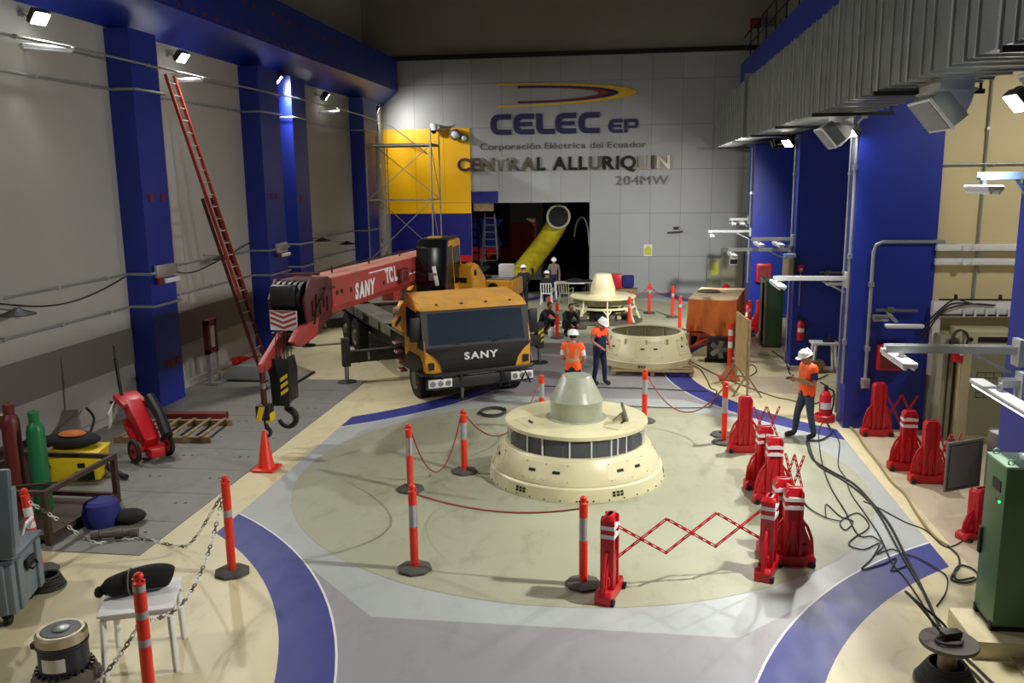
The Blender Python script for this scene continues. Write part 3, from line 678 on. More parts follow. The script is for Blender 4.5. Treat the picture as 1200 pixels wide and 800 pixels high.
for s in (-1, 1):
    b = MB('black_gloss'); b.prism([(1.75, 1.38), (2.85, 1.38), (2.72, 2.04), (1.75, 2.1)], s*1.29, s*1.312, axis='y'); b.m('black').prism([(2.6, 1.25), (3.06, 1.25), (2.88, 2.12), (2.6, 2.12)], s*1.285, s*1.318, axis='y'); b.build('side_window', TR)
    b = MB('black'); b.prism([(1.6, .62), (2.95, .62), (2.9, .95), (2.7, 1.06), (1.9, 1.06), (1.62, .9)], s*1.3, s*1.325, axis='y'); b.build('wheel_arch', TR)
    b = MB('black'); b.bar((2.75, s*1.24, 1.95), (2.86, s*1.42, 1.95), .03); b.bar((2.75, s*1.24, 1.5), (2.86, s*1.42, 1.55), .03); b.box((2.88, s*1.45, 1.72), (.1, .24, .56), bev=.04)
    b.m('glass_dark').box((2.825, s*1.45, 1.72), (.012, .19, .48)); b.build('side_mirror', TR)
lettering('SANY', TR, 'white_plastic', Matrix.Translation((3.135, -.38, 1.0)) @ Matrix.Rotation(PI/2, 4, 'Z'), .82, .155, .025, part='lettering', bold=.03)
b = MB('dark_steel'); b.tube([(2.75, -1.36, .72), (3.12, -1.33, .72), (3.26, -1.15, .72), (3.26, 1.15, .72), (3.12, 1.33, .72), (2.75, 1.36, .72)], .045, 8); b.box((3.16, 0, .5), (.14, 2.6, .26), bev=.03)
for y in (-.95, -.5, .5, .95): b.bar((3.22, y, .5), (3.26, y, .72), .05)
bp = b.build('bumper', TR)
for s in (-1, 1):
    b = MB('white_plastic'); b.box((3.24, s*1.0, .52), (.05, .56, .19), bev=.012); b.m('steel')
    for k in range(3): b.cyl((3.262, s*(.82+k*.18), .52), (3.272, s*(.82+k*.18), .52), .065, n=14)
    b.build('headlight', TR)
b = MB('dark_steel'); b.tube([(3.26, .55, .6), (3.3, .68, .32), (3.3, .42, .32)], .03, 6, closed=True); b.tube([(3.26, 1.08, .6), (3.3, 1.2, .34), (3.3, .96, .4)], .03, 6, closed=True); b.build('tow_hook', bp)
b = MB('chassis'); b.box((2.86, -.35, .62), (.2, .2, .3)); b.m('steel').cyl((2.86, -.35, .5), (2.86, -.35, .04), .045); b.m('dark_steel').cyl((2.86, -.35, .0), (2.86, -.35, .045), .17, .12, 16); b.build('front_jack', TR)
# chassis and deck
b = MB('chassis'); b.box((-2.1, 0, .78), (9.6, 1.7, .42)); b.box((-2.0, 0, 1.12), (6.9, 2.3, .3)); b.box((-6.3, 0, 1.1), (1.2, 2.3, .34)); b.build('chassis', TR)
b = MB('deck'); b.box((-2.0, -.95, 1.33), (6.9, .62, .06)); b.box((-2.0, .95, 1.33), (6.9, .62, .06)); b.box((.55, 0, 1.33), (1.8, 2.5, .06)); b.box((-5.6, 0, 1.33), (2.6, 2.5, .06))
for x in (-4.6, -3.4, -1.6, -.4): b.box((x, -1.25, 1.22), (1.0, .03, .24))
b.build('deck', TR)
b = MB('yellow'); b.prism([(.2, 1.36), (1.45, 1.36), (1.45, 2.1), (1.2, 2.1), (.6, 1.7), (.2, 1.5)], -1.25, -.85, axis='y', bev=.03); b.m('slot').box((.85, -1.256, 1.6), (.55, .02, .1), rot=(0, -.5, 0)); b.build('engine_cover', TR)
b = MB('yellow'); b.prism([(.4, 1.36), (1.45, 1.36), (1.45, 1.95), (.6, 1.7)], .6, 1.2, axis='y', bev=.03); b.build('side_cover', TR)
b = MB('steel'); b.cyl((-.1, -.95, 1.66), (1.0, -.8, 1.8), .15, n=20); b.m('dark_steel').cyl((1.0, -.8, 1.8), (1.25, -.75, 2.0), .06); b.build('exhaust_muffler', TR)
for k in range(4):
    b = MB('rust_red'); b.box((1.35-.12*k, -1.33, .5+k*.2), (.34, .16, .05), bev=.01); b.m('reflective')
    for q in (-.1, .05): b.box((1.35-.12*k+q, -1.415, .5+k*.2), (.07, .01, .05))
    b.build('step', TR)
b = MB('tyre'); b2 = None
for x in (2.2, -3.9, -5.15):
    for s in (-1, 1):
        b = MB('tyre'); y0 = s*1.25
        T = Matrix.Translation((x, y0, .5)) @ Matrix.Rotation(s*-PI/2, 4, 'X')
        b.lathe([(.28, -.30), (.44, -.30), (.49, -.26), (.5, -.2), (.5, -.06), (.49, 0), (.44, .03), (.30, .03)], 36, T=T)
        for k in range(36):
            a = 2*PI*k/36; b.box((.5*math.cos(a), .5*math.sin(a), -.13), (.03, .05, .26), rot=(0, 0, a), T=T)
        w = b.build('wheel', TR)
        b = MB('deck'); b.lathe([(.30, .03), (.28, -.04), (.17, -.05), (.15, .05), (.1, .07), (0, .07)], 28, T=T)
        for k in range(10): b.cyl((.22*math.cos(k*.628), .22*math.sin(k*.628), -.05), (.22*math.cos(k*.628), .22*math.sin(k*.628), -.01), .016, n=6, T=T)
        b.build('hub', w)
for x, yl, yr in ((0., -2.4, 2.97), (-5.49, -2.4, 2.6)):
    for yy in (yl, yr):
        s = 1 if yy > 0 else -1
        b = MB('chassis'); b.box((x, s*(abs(yy)+.7)/2, .66), (.24, abs(yy)-.7, .3), bev=.02)
        for q in (.35, .75): b.box((x, s*(1.2+(abs(yy)-1.2)*q), .66), (.26, .03, .32))
        b.m('silver_tape').box((x+.125, s*(abs(yy)-.55), .66), (.01, .05, .2))
        og = b.build('outrigger_beam', TR)
        b = MB('chassis'); b.box((x, yy, .78), (.2, .2, .72), bev=.02)
        if s > 0:
            b.m('yel_black')
            for k in range(3): b.box((x+.102, yy, .62+k*.14), (.006, .2, .06), rot=(.6, 0, 0))
        b.m('steel').cyl((x, yy, .5), (x, yy, .05), .055); b.build('jack_leg', og)
        b = MB('dark_steel'); b.lathe([(.24, 0), (.24, .03), (.1, .06), (0, .06)], 20, c=(x, yy, .001)); b.build('foot_pad', og)
# superstructure, turned so that the boom points at the viewer's left
sc_ = Vector((-5.66, 22.89, 0)); bd = Vector((-.105, -.9945, 0)); e = Vector((.9945, -.105, 0))     # boom direction, and its right as seen from the camera
TS = TI @ Matrix(((bd.x, e.x, 0, sc_.x), (bd.y, e.y, 0, sc_.y), (0, 0, 1, 0), (0, 0, 0, 1)))       # u along the boom, v to the viewer's right, w up
b = MB('chassis'); b.cyl((0, 0, 1.3), (0, 0, 1.52), .75, n=36, T=TS); b.build('slewing_ring', TR)
b = MB('yellow'); fr = [(.5, 1.52), (.2, 1.75), (-1.2, 2.3), (-1.9, 2.4), (-3.0, 2.0), (-3.0, 1.55)]
for v in (-.5, .5): b.prism(fr, v-.07, v+.07, axis='y', T=TS, bev=.02)
b.box((-1, 0, 1.6), (3.6, 1.0, .14), T=TS); b.build('turntable_frame', TR)
b = MB('yellow'); b.prism([(.05, 1.55), (.05, 2.7), (-.25, 2.8), (-.6, 2.72), (-1.3, 2.3), (-1.3, 1.55)], .72, 1.5, axis='y', T=TS, bev=.04)
b.m('black'); b.prism([(-.15, 2.45), (-.4, 2.45), (-.35, 2.62), (-.1, 2.6)], 1.5, 1.508, axis='y', T=TS); b.box((-.3, 1.2, 2.8), (.25, .12, .06), T=TS); b.box((.056, 1.25, 2.35), (.01, .2, .14), T=TS); b.build('engine_hood', TR)
b = MB('yellow'); b.box((-2.75, .75, 1.85), (1.3, 2.7, .5), T=TS, bev=.05); b.m('deck').box((-2.75, .9, 2.11), (1.1, 2.2, .03), T=TS); b.m('slot').cyl((-2.1, 1.5, 1.88), (-2.085, 1.5, 1.88), .16, n=18, T=TS)
b.build('counterweight', TR)
b = MB('white_plastic'); b.box((-2.75, 1.75, 2.33), (.3, .42, .4), T=TS, bev=.02); tag(b.build('white_box', None), 'white box standing on the yellow crane counterweight', 'box').matrix_world = TI.inverted()
b = MB('cloth_black'); b.ell((-2.5, .95, 2.17), (.3, .42, .07), 14, 8, T=TS); b.ell((-2.6, .6, 2.16), (.2, .3, .06), 12, 8, T=TS); tag(b.build('black_jacket', None), 'crumpled black cloth lying on the yellow crane counterweight', 'jacket').matrix_world = TI.inverted()
# operator's cab
OV0, OV1 = .38, 1.12
oc = MB('yellow'); cp = [(-.2, 1.7), (1.1, 1.7), (1.22, 1.9), (1.28, 2.35), (1.16, 3.3), (1.0, 3.46), (-.1, 3.5), (-.18, 3.42)]
oc.prism(cp, OV0, OV1, axis='y', T=TS, bev=.05); ocab = oc.build('operator_cab', TR)
b = MB('black_gloss'); b.prism([(1.2, 1.8), (1.265, 1.9), (1.325, 2.35), (1.205, 3.32), (1.03, 3.5), (.9, 3.5), (.9, 3.42), (1.0, 3.3), (1.15, 2.3), (1.1, 1.85)], OV0-.012, OV1+.02, axis='y', T=TS, bev=.01)
b.prism([(1.1, 1.78), (1.2, 2.35), (1.08, 3.28), (.62, 3.34), (.5, 2.2), (.55, 1.78)], OV0-.014, OV1+.022, axis='y', T=TS); b.build('front_window', ocab)
b = MB('black_gloss'); b.prism([(.38, 2.3), (.5, 3.28), (-.02, 3.3), (-.08, 2.55), (.1, 2.3)], OV1, OV1+.02, axis='y', T=TS); b.build('side_window', ocab)
b = MB('black'); b.box((.4, .75, 3.51), (1.1, .66, .05), T=TS, bev=.02); b.m('yellow_dusty').box((.75, .72, 3.54), (.35, .3, .05), T=TS); b.build('cab_roof', ocab)
b = MB('grey_cloth'); b.box((1.3, .82, 2.45), (.012, .22, .45), rot=(0, .06, 0), T=TS); b.m('white_cloth'); b.box((1.31, .9, 2.6), (.012, .1, .5), rot=(.2, -.1, 0), T=TS); b.build('seat_cover', ocab)
# boom
bz = 2.71; hw = .34; hv = .38; dz = -.010
def bt(u, v, w): return (u, v, w)
U0, U1 = -2.0, 6.15
b = MB('crane_red'); sec = [(-hw, hv-.02), (hw, hv-.02), (hw, -hv+.16), (hw-.12, -hv), (-hw+.12, -hv), (-hw, -hv+.16)]
b.faces([(U0, v, bz+w) for v, w in sec]+[(U1, v, bz+w) for v, w in sec], [(i, (i+1) % 6, 6+(i+1) % 6, 6+i) for i in range(6)]+[(0, 1, 2, 3, 4, 5), (11, 10, 9, 8, 7, 6)], T=TS)
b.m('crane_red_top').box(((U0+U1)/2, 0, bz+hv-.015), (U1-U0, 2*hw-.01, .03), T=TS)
b.m('black')
for u, w in ((5.7, .05), (5.92, .05), (5.25, .02), (3.4, -.05), (1.5, .02)): b.cyl((u, hw, bz+w), (u, hw+.012, bz+w), .05, n=14, T=TS)
b.m('rust_red').box((2.3, hw+.06, bz+.0), (.5, .14, .34), T=TS, bev=.03); b.m('crane_dark').box((2.3, hw+.13, bz), (.26, .04, .2), T=TS, bev=.02)
b.m('dark_steel'); b.tube([(6.3, -.1, bz+hv+.08), (3, -.08, bz+hv+.1), (.4, .0, bz+hv+.12)], .015, 6, T=TS)
for u in (5.2, 3.2, 1.2): b.bar((u, -.1, bz+hv), (u, -.1, bz+hv+.14), .03, T=TS)
b.m('white_plastic').box((3.6, hw+.004, bz+.27), (1.3, .008, .03), T=TS); b.box((1.4, hw+.004, bz-.02), (1.3, .008, .035), T=TS)
boom = b.build('boom', TR)
RM = Matrix(((-1, 0, 0, 0), (0, -1, 0, 0), (0, 0, 1, 0), (0, 0, 0, 1)))
lettering('SANY', boom, 'white_plastic', TS @ Matrix.Translation((5.05, hw+.002, bz-.2)) @ RM, 1.1, .32, .012, bold=.05, shear=.1)
lettering('TCL', boom, 'white_plastic', TS @ Matrix.Translation((3.35, hw+.002, bz-.06)) @ RM, .8, .33, .012, bold=.05, shear=-.25)
b = MB('crane_red'); sec2 = [(v*.86, w*.86) for v, w in sec]
b.faces([(U1-.1, v, bz+w) for v, w in sec2]+[(U1+.35, v, bz+w) for v, w in sec2], [(i, (i+1) % 6, 6+(i+1) % 6, 6+i) for i in range(6)]+[(0, 1, 2, 3, 4, 5), (11, 10, 9, 8, 7, 6)], T=TS); b.build('inner_boom', TR)
b = MB('steel'); b.cyl((-.6, 0, 1.75), (1.9, 0, 2.2), .15, n=20, T=TS); b.m('crane_red').box((2.1, 0, 2.24), (.5, .3, .3), T=TS); b.build('lift_cylinder', TR)
# boom head: side plates, sheaves, chevron board
H0 = U1+.25
b = MB('crane_dark')
for v in (-.36, .36): b.prism([(H0-.1, bz+.38), (H0+.75, bz+.46), (H0+1.05, bz+.1), (H0+.95, bz-.5), (H0+.6, bz-.62), (H0-.1, bz-.36)], v-.03, v+.03, axis='y', T=TS, bev=.01)
b.box((H0+.3, 0, bz+.40), (.8, .7, .05), T=TS); b.box((H0+.5, 0, bz-.2), (.12, .7, .5), T=TS)
for k in range(5): b.box((H0+.1+.16*k, .40, bz-.1+.1*(k % 2)), (.08, .05, .3), T=TS)
for u, w, l in ((.2, .5, .3), (.55, .52, .4)): b.bar((H0+u, -.3, bz+w), (H0+u, .3, bz+w), .05, T=TS)
b.m('dark_steel'); b.tube([(H0-.2, .43, bz+.2), (H0+.3, .47, bz+.25), (H0+.7, .46, bz-.1), (H0+.8, .44, bz-.4)], .02, 6, T=TS)
hd_ = b.build('boom_head', TR)
for v in (-.24, -.12, 0, .12, .24):
    b = MB('black'); b.cyl((H0+.75, v-.035, bz+.12), (H0+.75, v+.035, bz+.12), .3, n=24, T=TS); b.cyl((H0+.8, v-.035, bz-.42), (H0+.8, v+.035, bz-.42), .17, n=20, T=TS); b.build('sheave', hd_)
def chev(parent):
    b = MB('white_plastic'); u = H0+1.09; z0, z1 = bz-.48, bz-.1
    b.box((u, -.05, (z0+z1)/2), (.02, .56, z1-z0), T=TS); b.m('crane_red')
    for k in range(4):
        z = z0+.02+k*.1
        for s in (-1, 1): b.prism([(-.05, z), (-.05, z+.05), (-.05+s*.27, min(z+.15, z1)), (-.05+s*.27, min(z+.10, z1))], u+.008, u+.016, axis='x', T=TS)
    b.m('black').box((u-.06, -.05, z0-.17), (.2, .54, .24), T=TS, bev=.02); b.box((u-.05, -.05, bz+.18), (.18, .5, .4), T=TS, bev=.04); b.build('chevron_board', parent)
chev(hd_)
b = MB('crane_red'); b.prism([(H0+.6, bz-.5), (H0+1.25, bz-.5), (H0+2.0, bz-.95), (H0+2.05, bz-1.1), (H0+1.8, bz-1.1), (H0+.9, bz-.75), (H0+.6, bz-.7)], -.12, -.02, axis='y', T=TS, bev=.01); b.prism([(H0+.5, bz-.3), (H0+1.3, bz-.4), (H0+1.6, bz-.6), (H0+1.3, bz-.75), (H0+.6, bz-.65)], .28, .40, axis='y', T=TS, bev=.01); b.build('jib_bracket', hd_)
TW_ = TI.inverted() @ TS
def at(u, v, w): return TW_ @ Vector((u, v, w))
# hanging hook blocks (things of their own)
p = at(7.8, .08, 0); top = bz-.45
t = thing('hook_block', 'large black crane hook block with yellow stripes hanging from the boom head', 'hook', (p.x, p.y, 0))
b = MB('black')
for s in (-1, 1): b.prism([(-.24, .95), (.24, .95), (.26, 1.55), (.15, 1.8), (-.15, 1.8), (-.26, 1.55)], s*.13-.02, s*.13+.02, axis='x', bev=.01)
for s in (-.07, 0, .07): b.cyl((s-.025, 0, 1.5), (s+.025, 0, 1.5), .24, n=24)
b.box((0, 0, 1.0), (.26, .3, .14), bev=.02)
b.prism([(-.17, .9), (.17, .9), (.2, 1.8), (-.2, 1.8)], -.272, -.24, axis='y', bev=.01)
b.m('plastic_yellow')
for k in range(3): b.prism([(.02, 1.1+k*.13), (.16, 1.2+k*.13), (.16, 1.27+k*.13), (.02, 1.17+k*.13)], -.282, -.272, axis='y')
b.build('block', t)
b = MB('black'); hp = [(0, 0, .92), (0, 0, .78)]+[(.0+.17*math.sin(a), 0, .60-.0+.17*math.cos(a)) for a in [i*.28 for i in range(1, 17)]]
b.tube(hp, [.06, .055]+[.07-.0022*i for i in range(16)], 10); b.build('hook', t)
b = MB('dark_steel')
for x in (-.1, -.035, .035, .1): b.tube([(x, -.1, 1.7), (x, -.1, top)], .009, 5); b.tube([(x, .12, 1.7), (x, .12, top)], .009, 5)
b.build('wire_rope', t)
p = at(8.35, -.07, 0); top = bz-1.0
t = thing('hook_block', 'small black and yellow auxiliary crane hook hanging above the traffic cone', 'hook', (p.x, p.y, 0))
b = MB('crane_dark'); b.cyl((0, 0, 1.0), (0, 0, top), .055, n=12); b.m('steel').cyl((0, 0, 1.3), (0, 0, 1.4), .065, n=12); b.build('link', t)
b = MB('black'); b.box((0, 0, .86), (.28, .24, .3), bev=.04); b.m('plastic_yellow'); b.prism([(-.13, .72), (-.02, .72), (.06, .98), (-.05, .98)], -.126, .126, axis='y'); b.prism([(.05, .66), (.15, .7), (.15, .86), (.08, .84)], -.1, .1, axis='y'); b.build('block', t)
b = MB('black'); hp = [(0, 0, .75), (.01, 0, .62)]+[(.0+.085*math.sin(a), 0, .47+.085*math.cos(a)) for a in [i*.28 for i in range(1, 16)]]
b.tube(hp, [.04, .04]+[.045-.0018*i for i in range(15)], 8); b.build('hook', t)
# ================================================================ left wall: conduits, lamps, ladder, floor clutter
def conduit(label, pts, r=.03, clamps=1.6, m='conduit', name='conduit'):
    b = MB(m); b.tube(pts, r, 8); P = [Vector(p) for p in pts]; b.m('galv')
    for a, c in zip(P[:-1], P[1:]):
        n = int((c-a).length/clamps)
        for i in range(n): q = a.lerp(c, (i+.5)/n); b.box(q, (r*2.6, r*2.6, r*2.6))
    return tag(b.build(name), label, 'conduit')
def wall_run(y0, y1, z, x=-10.9, step=((17.6, 18.8), (23.95, 25.45), (26.35, 27.65), (33.75, 35.65))):
    out = [(x, y0, z)]
    for a, c in step:
        if y0 < a < y1: out += [(x, a, z), (-10.38, a, z), (-10.38, c, z), (x, c, z)]
    return out+[(x, y1, z)]
conduit('upper of two conduits high on the left wall, held off on brackets', [(-10.3, 9, 7.35), (-10.3, 15.6, 7.5), (-10.3, 20.6, 7.5), (-10.3, 27, 7.55), (-10.3, 33, 7.5), (-10.3, 37.2, 7.35), (-9.0, 38.4, 6.2)], .025, 3)
conduit('lower of two conduits high on the left wall, under the lamp conduit', wall_run(11.2, 36.8, 6.97), .028)
conduit('upper conduit low on the left wall, above the dark dado', wall_run(11.2, 36.8, 3.05), .03)
conduit('lower conduit low on the left wall, along the dark dado', wall_run(11.2, 33.5, 2.33), .03)
b = MB('cable'); b.tube(smooth_path([(-10.93, 13.5, 3.0), (-10.93, 14.6, 2.78), (-10.93, 15.6, 2.72), (-10.93, 16.6, 2.82), (-10.93, 17.5, 3.0)]), .014, 6); tag(b.build('slack_cable'), 'slack cable hanging below the conduit left of the first blue pillar', 'cable')
b = MB('cable'); b.tube(smooth_path([(-10.9, 18.9, 3.05), (-10.9, 20.3, 2.8), (-10.9, 21.8, 2.95), (-10.9, 23.9, 3.3)]), .014, 6); tag(b.build('slack_cable'), 'slack cable hanging behind the extension ladder', 'cable')
def tube_lamp(label, a, b_, wall, tilt=0):
    a = Vector(a); b_ = Vector(b_); t = thing('wall_tube_light', label, 'light', a, 0, 'tube lights on the left wall')
    q = b_-a; m = MB('white_plastic'); m.bar((0, 0, 0), q, .09, .06, bev=.01); m.build('lamp_body', t)
    m = MB('lamp_soft'); m.bar(q*.04+Vector((0, 0, -.045)), q*.96+Vector((0, 0, -.045)), .04); m.build('tube', t)
    m = MB('galv'); m.bar(q*.5, Vector(wall)-a, .03); m.bar(q*.9, Vector(wall)-a, .025); m.build('bracket', t)
tube_lamp('white tube light on a bracket under the nearest left floodlight', (-10.75, 14.7, 7.45), (-10.28, 15.5, 7.47), (-10.98, 15.1, 7.42))
tube_lamp('white tube light on a bracket beside the top of the extension ladder', (-10.85, 20.0, 7.42), (-10.28, 20.5, 7.48), (-10.98, 20.3, 7.4))
tube_lamp('white tube light on a bracket before the third bay of the left wall', (-10.85, 30.0, 7.4), (-10.28, 30.6, 7.46), (-10.98, 30.3, 7.4))
def shade_lamp(label, x, y, z, m='dark_steel'):
    t = thing('shaded_wall_lamp', label, 'lamp', (x, y, z), 0)
    b = MB('conduit'); b.bar((0, 0, .02), (-.55, 0, .06), .03); b.build('arm', t)
    b = MB(m); b.lathe([(.06, .06), (.1, .03), (.3, -.04), (.3, -.055), (.08, .0)], 24); b.build('shade', t)
    b = MB('lamp_soft'); b.ell((0, 0, -.04), (.07, .07, .09), 12, 8); b.build('bulb', t)
shade_lamp('dark shaded lamp on an arm at the left edge of the wall', -10.5, 13.5, 2.85)
shade_lamp('dark shaded lamp on the left wall behind the extension ladder', -10.45, 21.2, 3.1)
shade_lamp('dark shaded lamp between the double pillar and the scaffold', -10.45, 28.6, 3.05)
shade_lamp('dark shaded lamp beside the scaffold on the left wall', -10.45, 31.2, 2.75)
def pillar_lamp(label, y, x=-10.42):
    t = thing('pillar_light', label, 'light', (x, y, 2.95), 0)
    b = MB('galv'); b.box((.04, 0, .12), (.08, .8, .28), bev=.01); b.m('rust_red').box((.09, -.3, -.08), (.05, .2, .14)); b.build('junction_box', t)
    b = MB('white_plastic'); b.box((.1, .15, -.1), (.09, .62, .1), bev=.02); b.build('lamp_tube', t)
pillar_lamp('white tube light and box on the first blue pillar', 18.2)
pillar_lamp('white tube light and box on the double blue pillar', 24.8, -10.4)
# extension ladder
LA, LB = Vector((-8.75, 19.75, 0.012)), Vector((-10.86, 19.82, 7.48)); D = (LB-LA)
t = thing('extension_ladder', 'long orange extension ladder leaning on the left wall', 'ladder', LA)
def lad(f0, f1, w, m, off, name, rung):
    b = MB(m); nrm = Vector((D.z, 0, -D.x)).normalized()*off
    for s in (-1, 1):
        S = Vector((0, s*w, 0)); b.bar(D*f0+S+nrm, D*f1+S+nrm, .035, .075)
    o = b.build(name, t); k = f0+.02
    while k < f1:
        r = MB('alu'); r.cyl(D*k+Vector((0, -w, 0))+nrm, D*k+Vector((0, w, 0))+nrm, .016, n=8); r.build('rung', o); k += .0385
lad(0, .62, .23, 'ladder_dark', 0, 'lower_section', 1); lad(.3, 1, .19, 'ladder_orange', .09, 'upper_section', 1)
# red and grey stand, ramp, rag
t = thing('red_stand', 'dark red frame on a grey post beside the first blue pillar', 'stand', (-10.4, 20.1, .012))
b = MB('galv'); b.box((0, -.14, .45), (.1, .12, .9)); b.box((0, .3, .4), (.06, .08, .8)); b.box((.05, .1, .03), (.4, .7, .05)); b.build('post', t)
b = MB('rust_red'); b.box((0, -.2, 1.2), (.12, .1, .85)); b.box((0, .2, 1.2), (.12, .1, .85)); b.box((0, 0, 1.58), (.12, .5, .12)); b.box((0, 0, .85), (.12, .5, .1)); b.build('frame', t)
b = MB('white_paint'); b.box((.02, .05, 1.2), (.04, .2, .55)); b.build('plate', t)
t = thing('metal_ramp', 'grey sloping metal tray on the floor beside the extension ladder', 'ramp', (-9.3, 20.9, 0))
b = MB('galv'); b.prism([(-1.0, .012), (1.0, .012), (1.0, .06), (.1, .42), (-.6, .42), (-1.0, .2)], -.55, .55, axis='y', bev=.01); b.build('tray', t)
b = MB('rubber'); b.box((0, 0, .03), (2.1, 1.2, .05)); b.build('base', t)
b = MB('red_plastic')
for k in range(6): b.ell((-.25+.1*k, .1*(k % 3), .1+.04*(k % 2)), (.2, .16, .1), 10, 6)
o = tag(b.build('red_cloth'), 'red cloth heap against the left wall behind the red frame', 'cloth'); o.location = (-10.6, 22.3, 0)
# wheeled red trolley
t = thing('wheeled_trolley', 'red wheeled trolley with a slanting tank and a tall black handle', 'trolley', (-8.75, 14.25, .012), math.radians(-35)); t.scale = (.92, .92, .92)
b = MB('red_plastic'); b.bar((.15, 0, .34), (-.62, 0, 1.06), .34, .3, bev=.06); b.box((-.68, 0, 1.1), (.5, .5, .12), rot=(0, .3, 0), bev=.03); b.box((-.35, 0, .55), (.5, .5, .1), rot=(0, .8, 0)); b.box((.12, 0, .25), (.1, .5, .1)); b.box((.28, 0, .2), (.3, .3, .2), bev=.04); b.build('body', t)
for s in (-1, 1):
    b = MB('rubber'); b.tube([(.12+.2*math.cos(a), s*.34, .25+.2*math.sin(a)) for a in [i*PI/12 for i in range(24)]], .05, 8, closed=True); w = b.build('wheel', t)
    b = MB('red_plastic'); b.cyl((.12, s*.31, .25), (.12, s*.37, .25), .15, n=20); b.m('dark_steel').cyl((.12, s*.29, .25), (.12, s*.39, .25), .05, n=12); b.build('hub', w)
b = MB('black'); b.tube([(.4, .22, .5), (.0, .28, .85), (-.4, .28, 1.15)], .11, 10); b.build('hose_tube', t)
b = MB('black'); b.bar((-.78, -.1, .95), (-.9, -.12, 1.95), .05); b.bar((-.9, -.12, 1.95), (-.91, -.12, 2.2), .03); b.bar((-.95, -.3, 1.05), (-.7, .3, 1.05), .05); b.build('handle', t)
b = MB('paper'); b.box((-.85, -.3, .85), (.02, .5, .42), rot=(.5, .2, .9)); b.build('sheet', t)
t = thing('slatted_pallet', 'slatted wooden frame lying on the plates behind the red trolley', 'frame', (-9.1, 15.8, .012), .1)
b = MB('wood')
for y in (-.6, .6): b.box((0, y, .06), (1.9, .1, .11))
b.build('rails', t)
for k in range(6): b = MB('wood'); b.box((-.8+.32*k, 0, .13), (.07, 1.3, .03)); b.build('slat', t)
b = MB('rust_red'); b.box((0, 0, .07), (1.5, .22, .12), rot=(0, 0, .1)); tag(b.build('red_beam'), 'red beam lying on the plates at the foot of the first blue pillar', 'beam').location = (-9.3, 16.9, .012)
# gas cylinders in their rack
def gas(label, x, y, m, h):
    t = thing('gas_cylinder', label, 'gas cylinder', (x, y, .012))
    b = MB(m); b.lathe([(0, 0), (.125, 0), (.13, .03), (.13, h-.28), (.11, h-.2), (.06, h-.14), (.05, h-.12), (0, h-.12)], 28); b.build('tank', t)
    b = MB('brass'); b.cyl((0, 0, h-.14), (0, 0, h-.02), .025, n=12); b.cyl((-.06, 0, h-.06), (.06, 0, h-.06), .02, n=10); b.build('valve', t)
    b = MB(m); b.lathe([(.075, h-.14), (.08, h), (.055, h+.03), (.03, h+.03)], 20); b.build('cap_guard', t); return t
g = gas('dark red gas cylinder with a gauge, in the rack at the left edge', -9.24, 11.45, 'acetylene', 1.75)
b = MB('brass'); b.cyl((-.1, -.05, 1.55), (-.1, -.1, 1.55), .06, n=16); b.cyl((-.1, 0, 1.42), (-.1, -.05, 1.42), .06, n=16); b.build('gauge', g)
gas('green gas cylinder standing right of the dark red one', -8.88, 11.5, 'oxygen', 1.62)
b = MB('cable'); b.tube(smooth_path([(-9.34, 11.4, 1.5), (-9.6, 11.3, 1.2), (-9.5, 11.2, .8), (-9.2, 11.1, .6)]), .015, 6); tag(b.build('gas_hose'), 'thin hose from the gauge of the dark red gas cylinder', 'hose')
t = thing('cylinder_rack', 'brown angle iron rack around the gas cylinders', 'rack', (-8.6, 10.9, .012))
b = MB('brown_frame')
for x, y in ((-1.0, -.5), (.55, -.45), (-1.0, 1.2), (.55, 1.2)): b.box((x, y, .40), (.08, .08, .8))
for z in (.12, .76):
    b.bar((-1, -.5, z), (.55, -.45, z), .07); b.bar((.55, -.45, z), (.55, 1.2, z), .07); b.bar((-1, -.5, z), (-1, 1.2, z), .07); b.bar((-1, 1.2, z), (.55, 1.2, z), .07)
b.bar((-1.2, -.5, .7), (.5, -.3, .84), .04); b.box((-.2, .35, .06), (1.5, 1.5, .03)); b.build('frame', t)
t = thing('yellow_crate', 'yellow plastic case with a black recess behind the green gas cylinder', 'case', (-9.4, 13.15, .012), .25)
b = MB('plastic_yellow'); b.box((0, 0, .24), (.85, .6, .46), bev=.05); b.m('slot').box((.2, -.302, .12), (.3, .02, .16)); b.box((.15, -.303, .3), (.12, .01, .08)); b.build('case_body', t)
b = MB('plastic_yellow'); b.box((0, 0, .49), (.9, .64, .06), bev=.02); b.build('lid', t)
t = thing('black_bag', 'black bag with an orange cloth lying on the yellow case', 'bag', (-9.55, 13.25, .535))
b = MB('cloth_black'); b.ell((0, 0, .12), (.5, .32, .13), 20, 12); b.ell((-.55, -.1, .08), (.3, .25, .1), 14, 8); b.build('bag_body', t)
b = MB('cloth_orange'); b.ell((.05, -.05, .24), (.24, .18, .05), 14, 8); b.build('cloth', t)
b = MB('rubber'); b.ell((-10.2, 12.75, .32), (.55, .5, .32), 18, 10); tag(b.build('black_tarpaulin'), 'dark bundle behind the dark red gas cylinder', 'bundle')
b = MB('rubber'); b.tube(smooth_path([(-9.3, 13.6, .06), (-9.8, 14.0, .3), (-10.3, 15.0, .5), (-10.85, 15.6, .55)]), .025, 6); b.tube(smooth_path([(-9.1, 13.4, .2), (-8.8, 13.2, .12), (-8.5, 13.1, .06)]), .05, 8); tag(b.build('thick_hose'), 'thick dark hose from the yellow case up the left wall', 'hose')
t = thing('blue_bag', 'blue cloth bag on the plates beside the brown rack', 'bag', (-7.76, 11.25, .012))
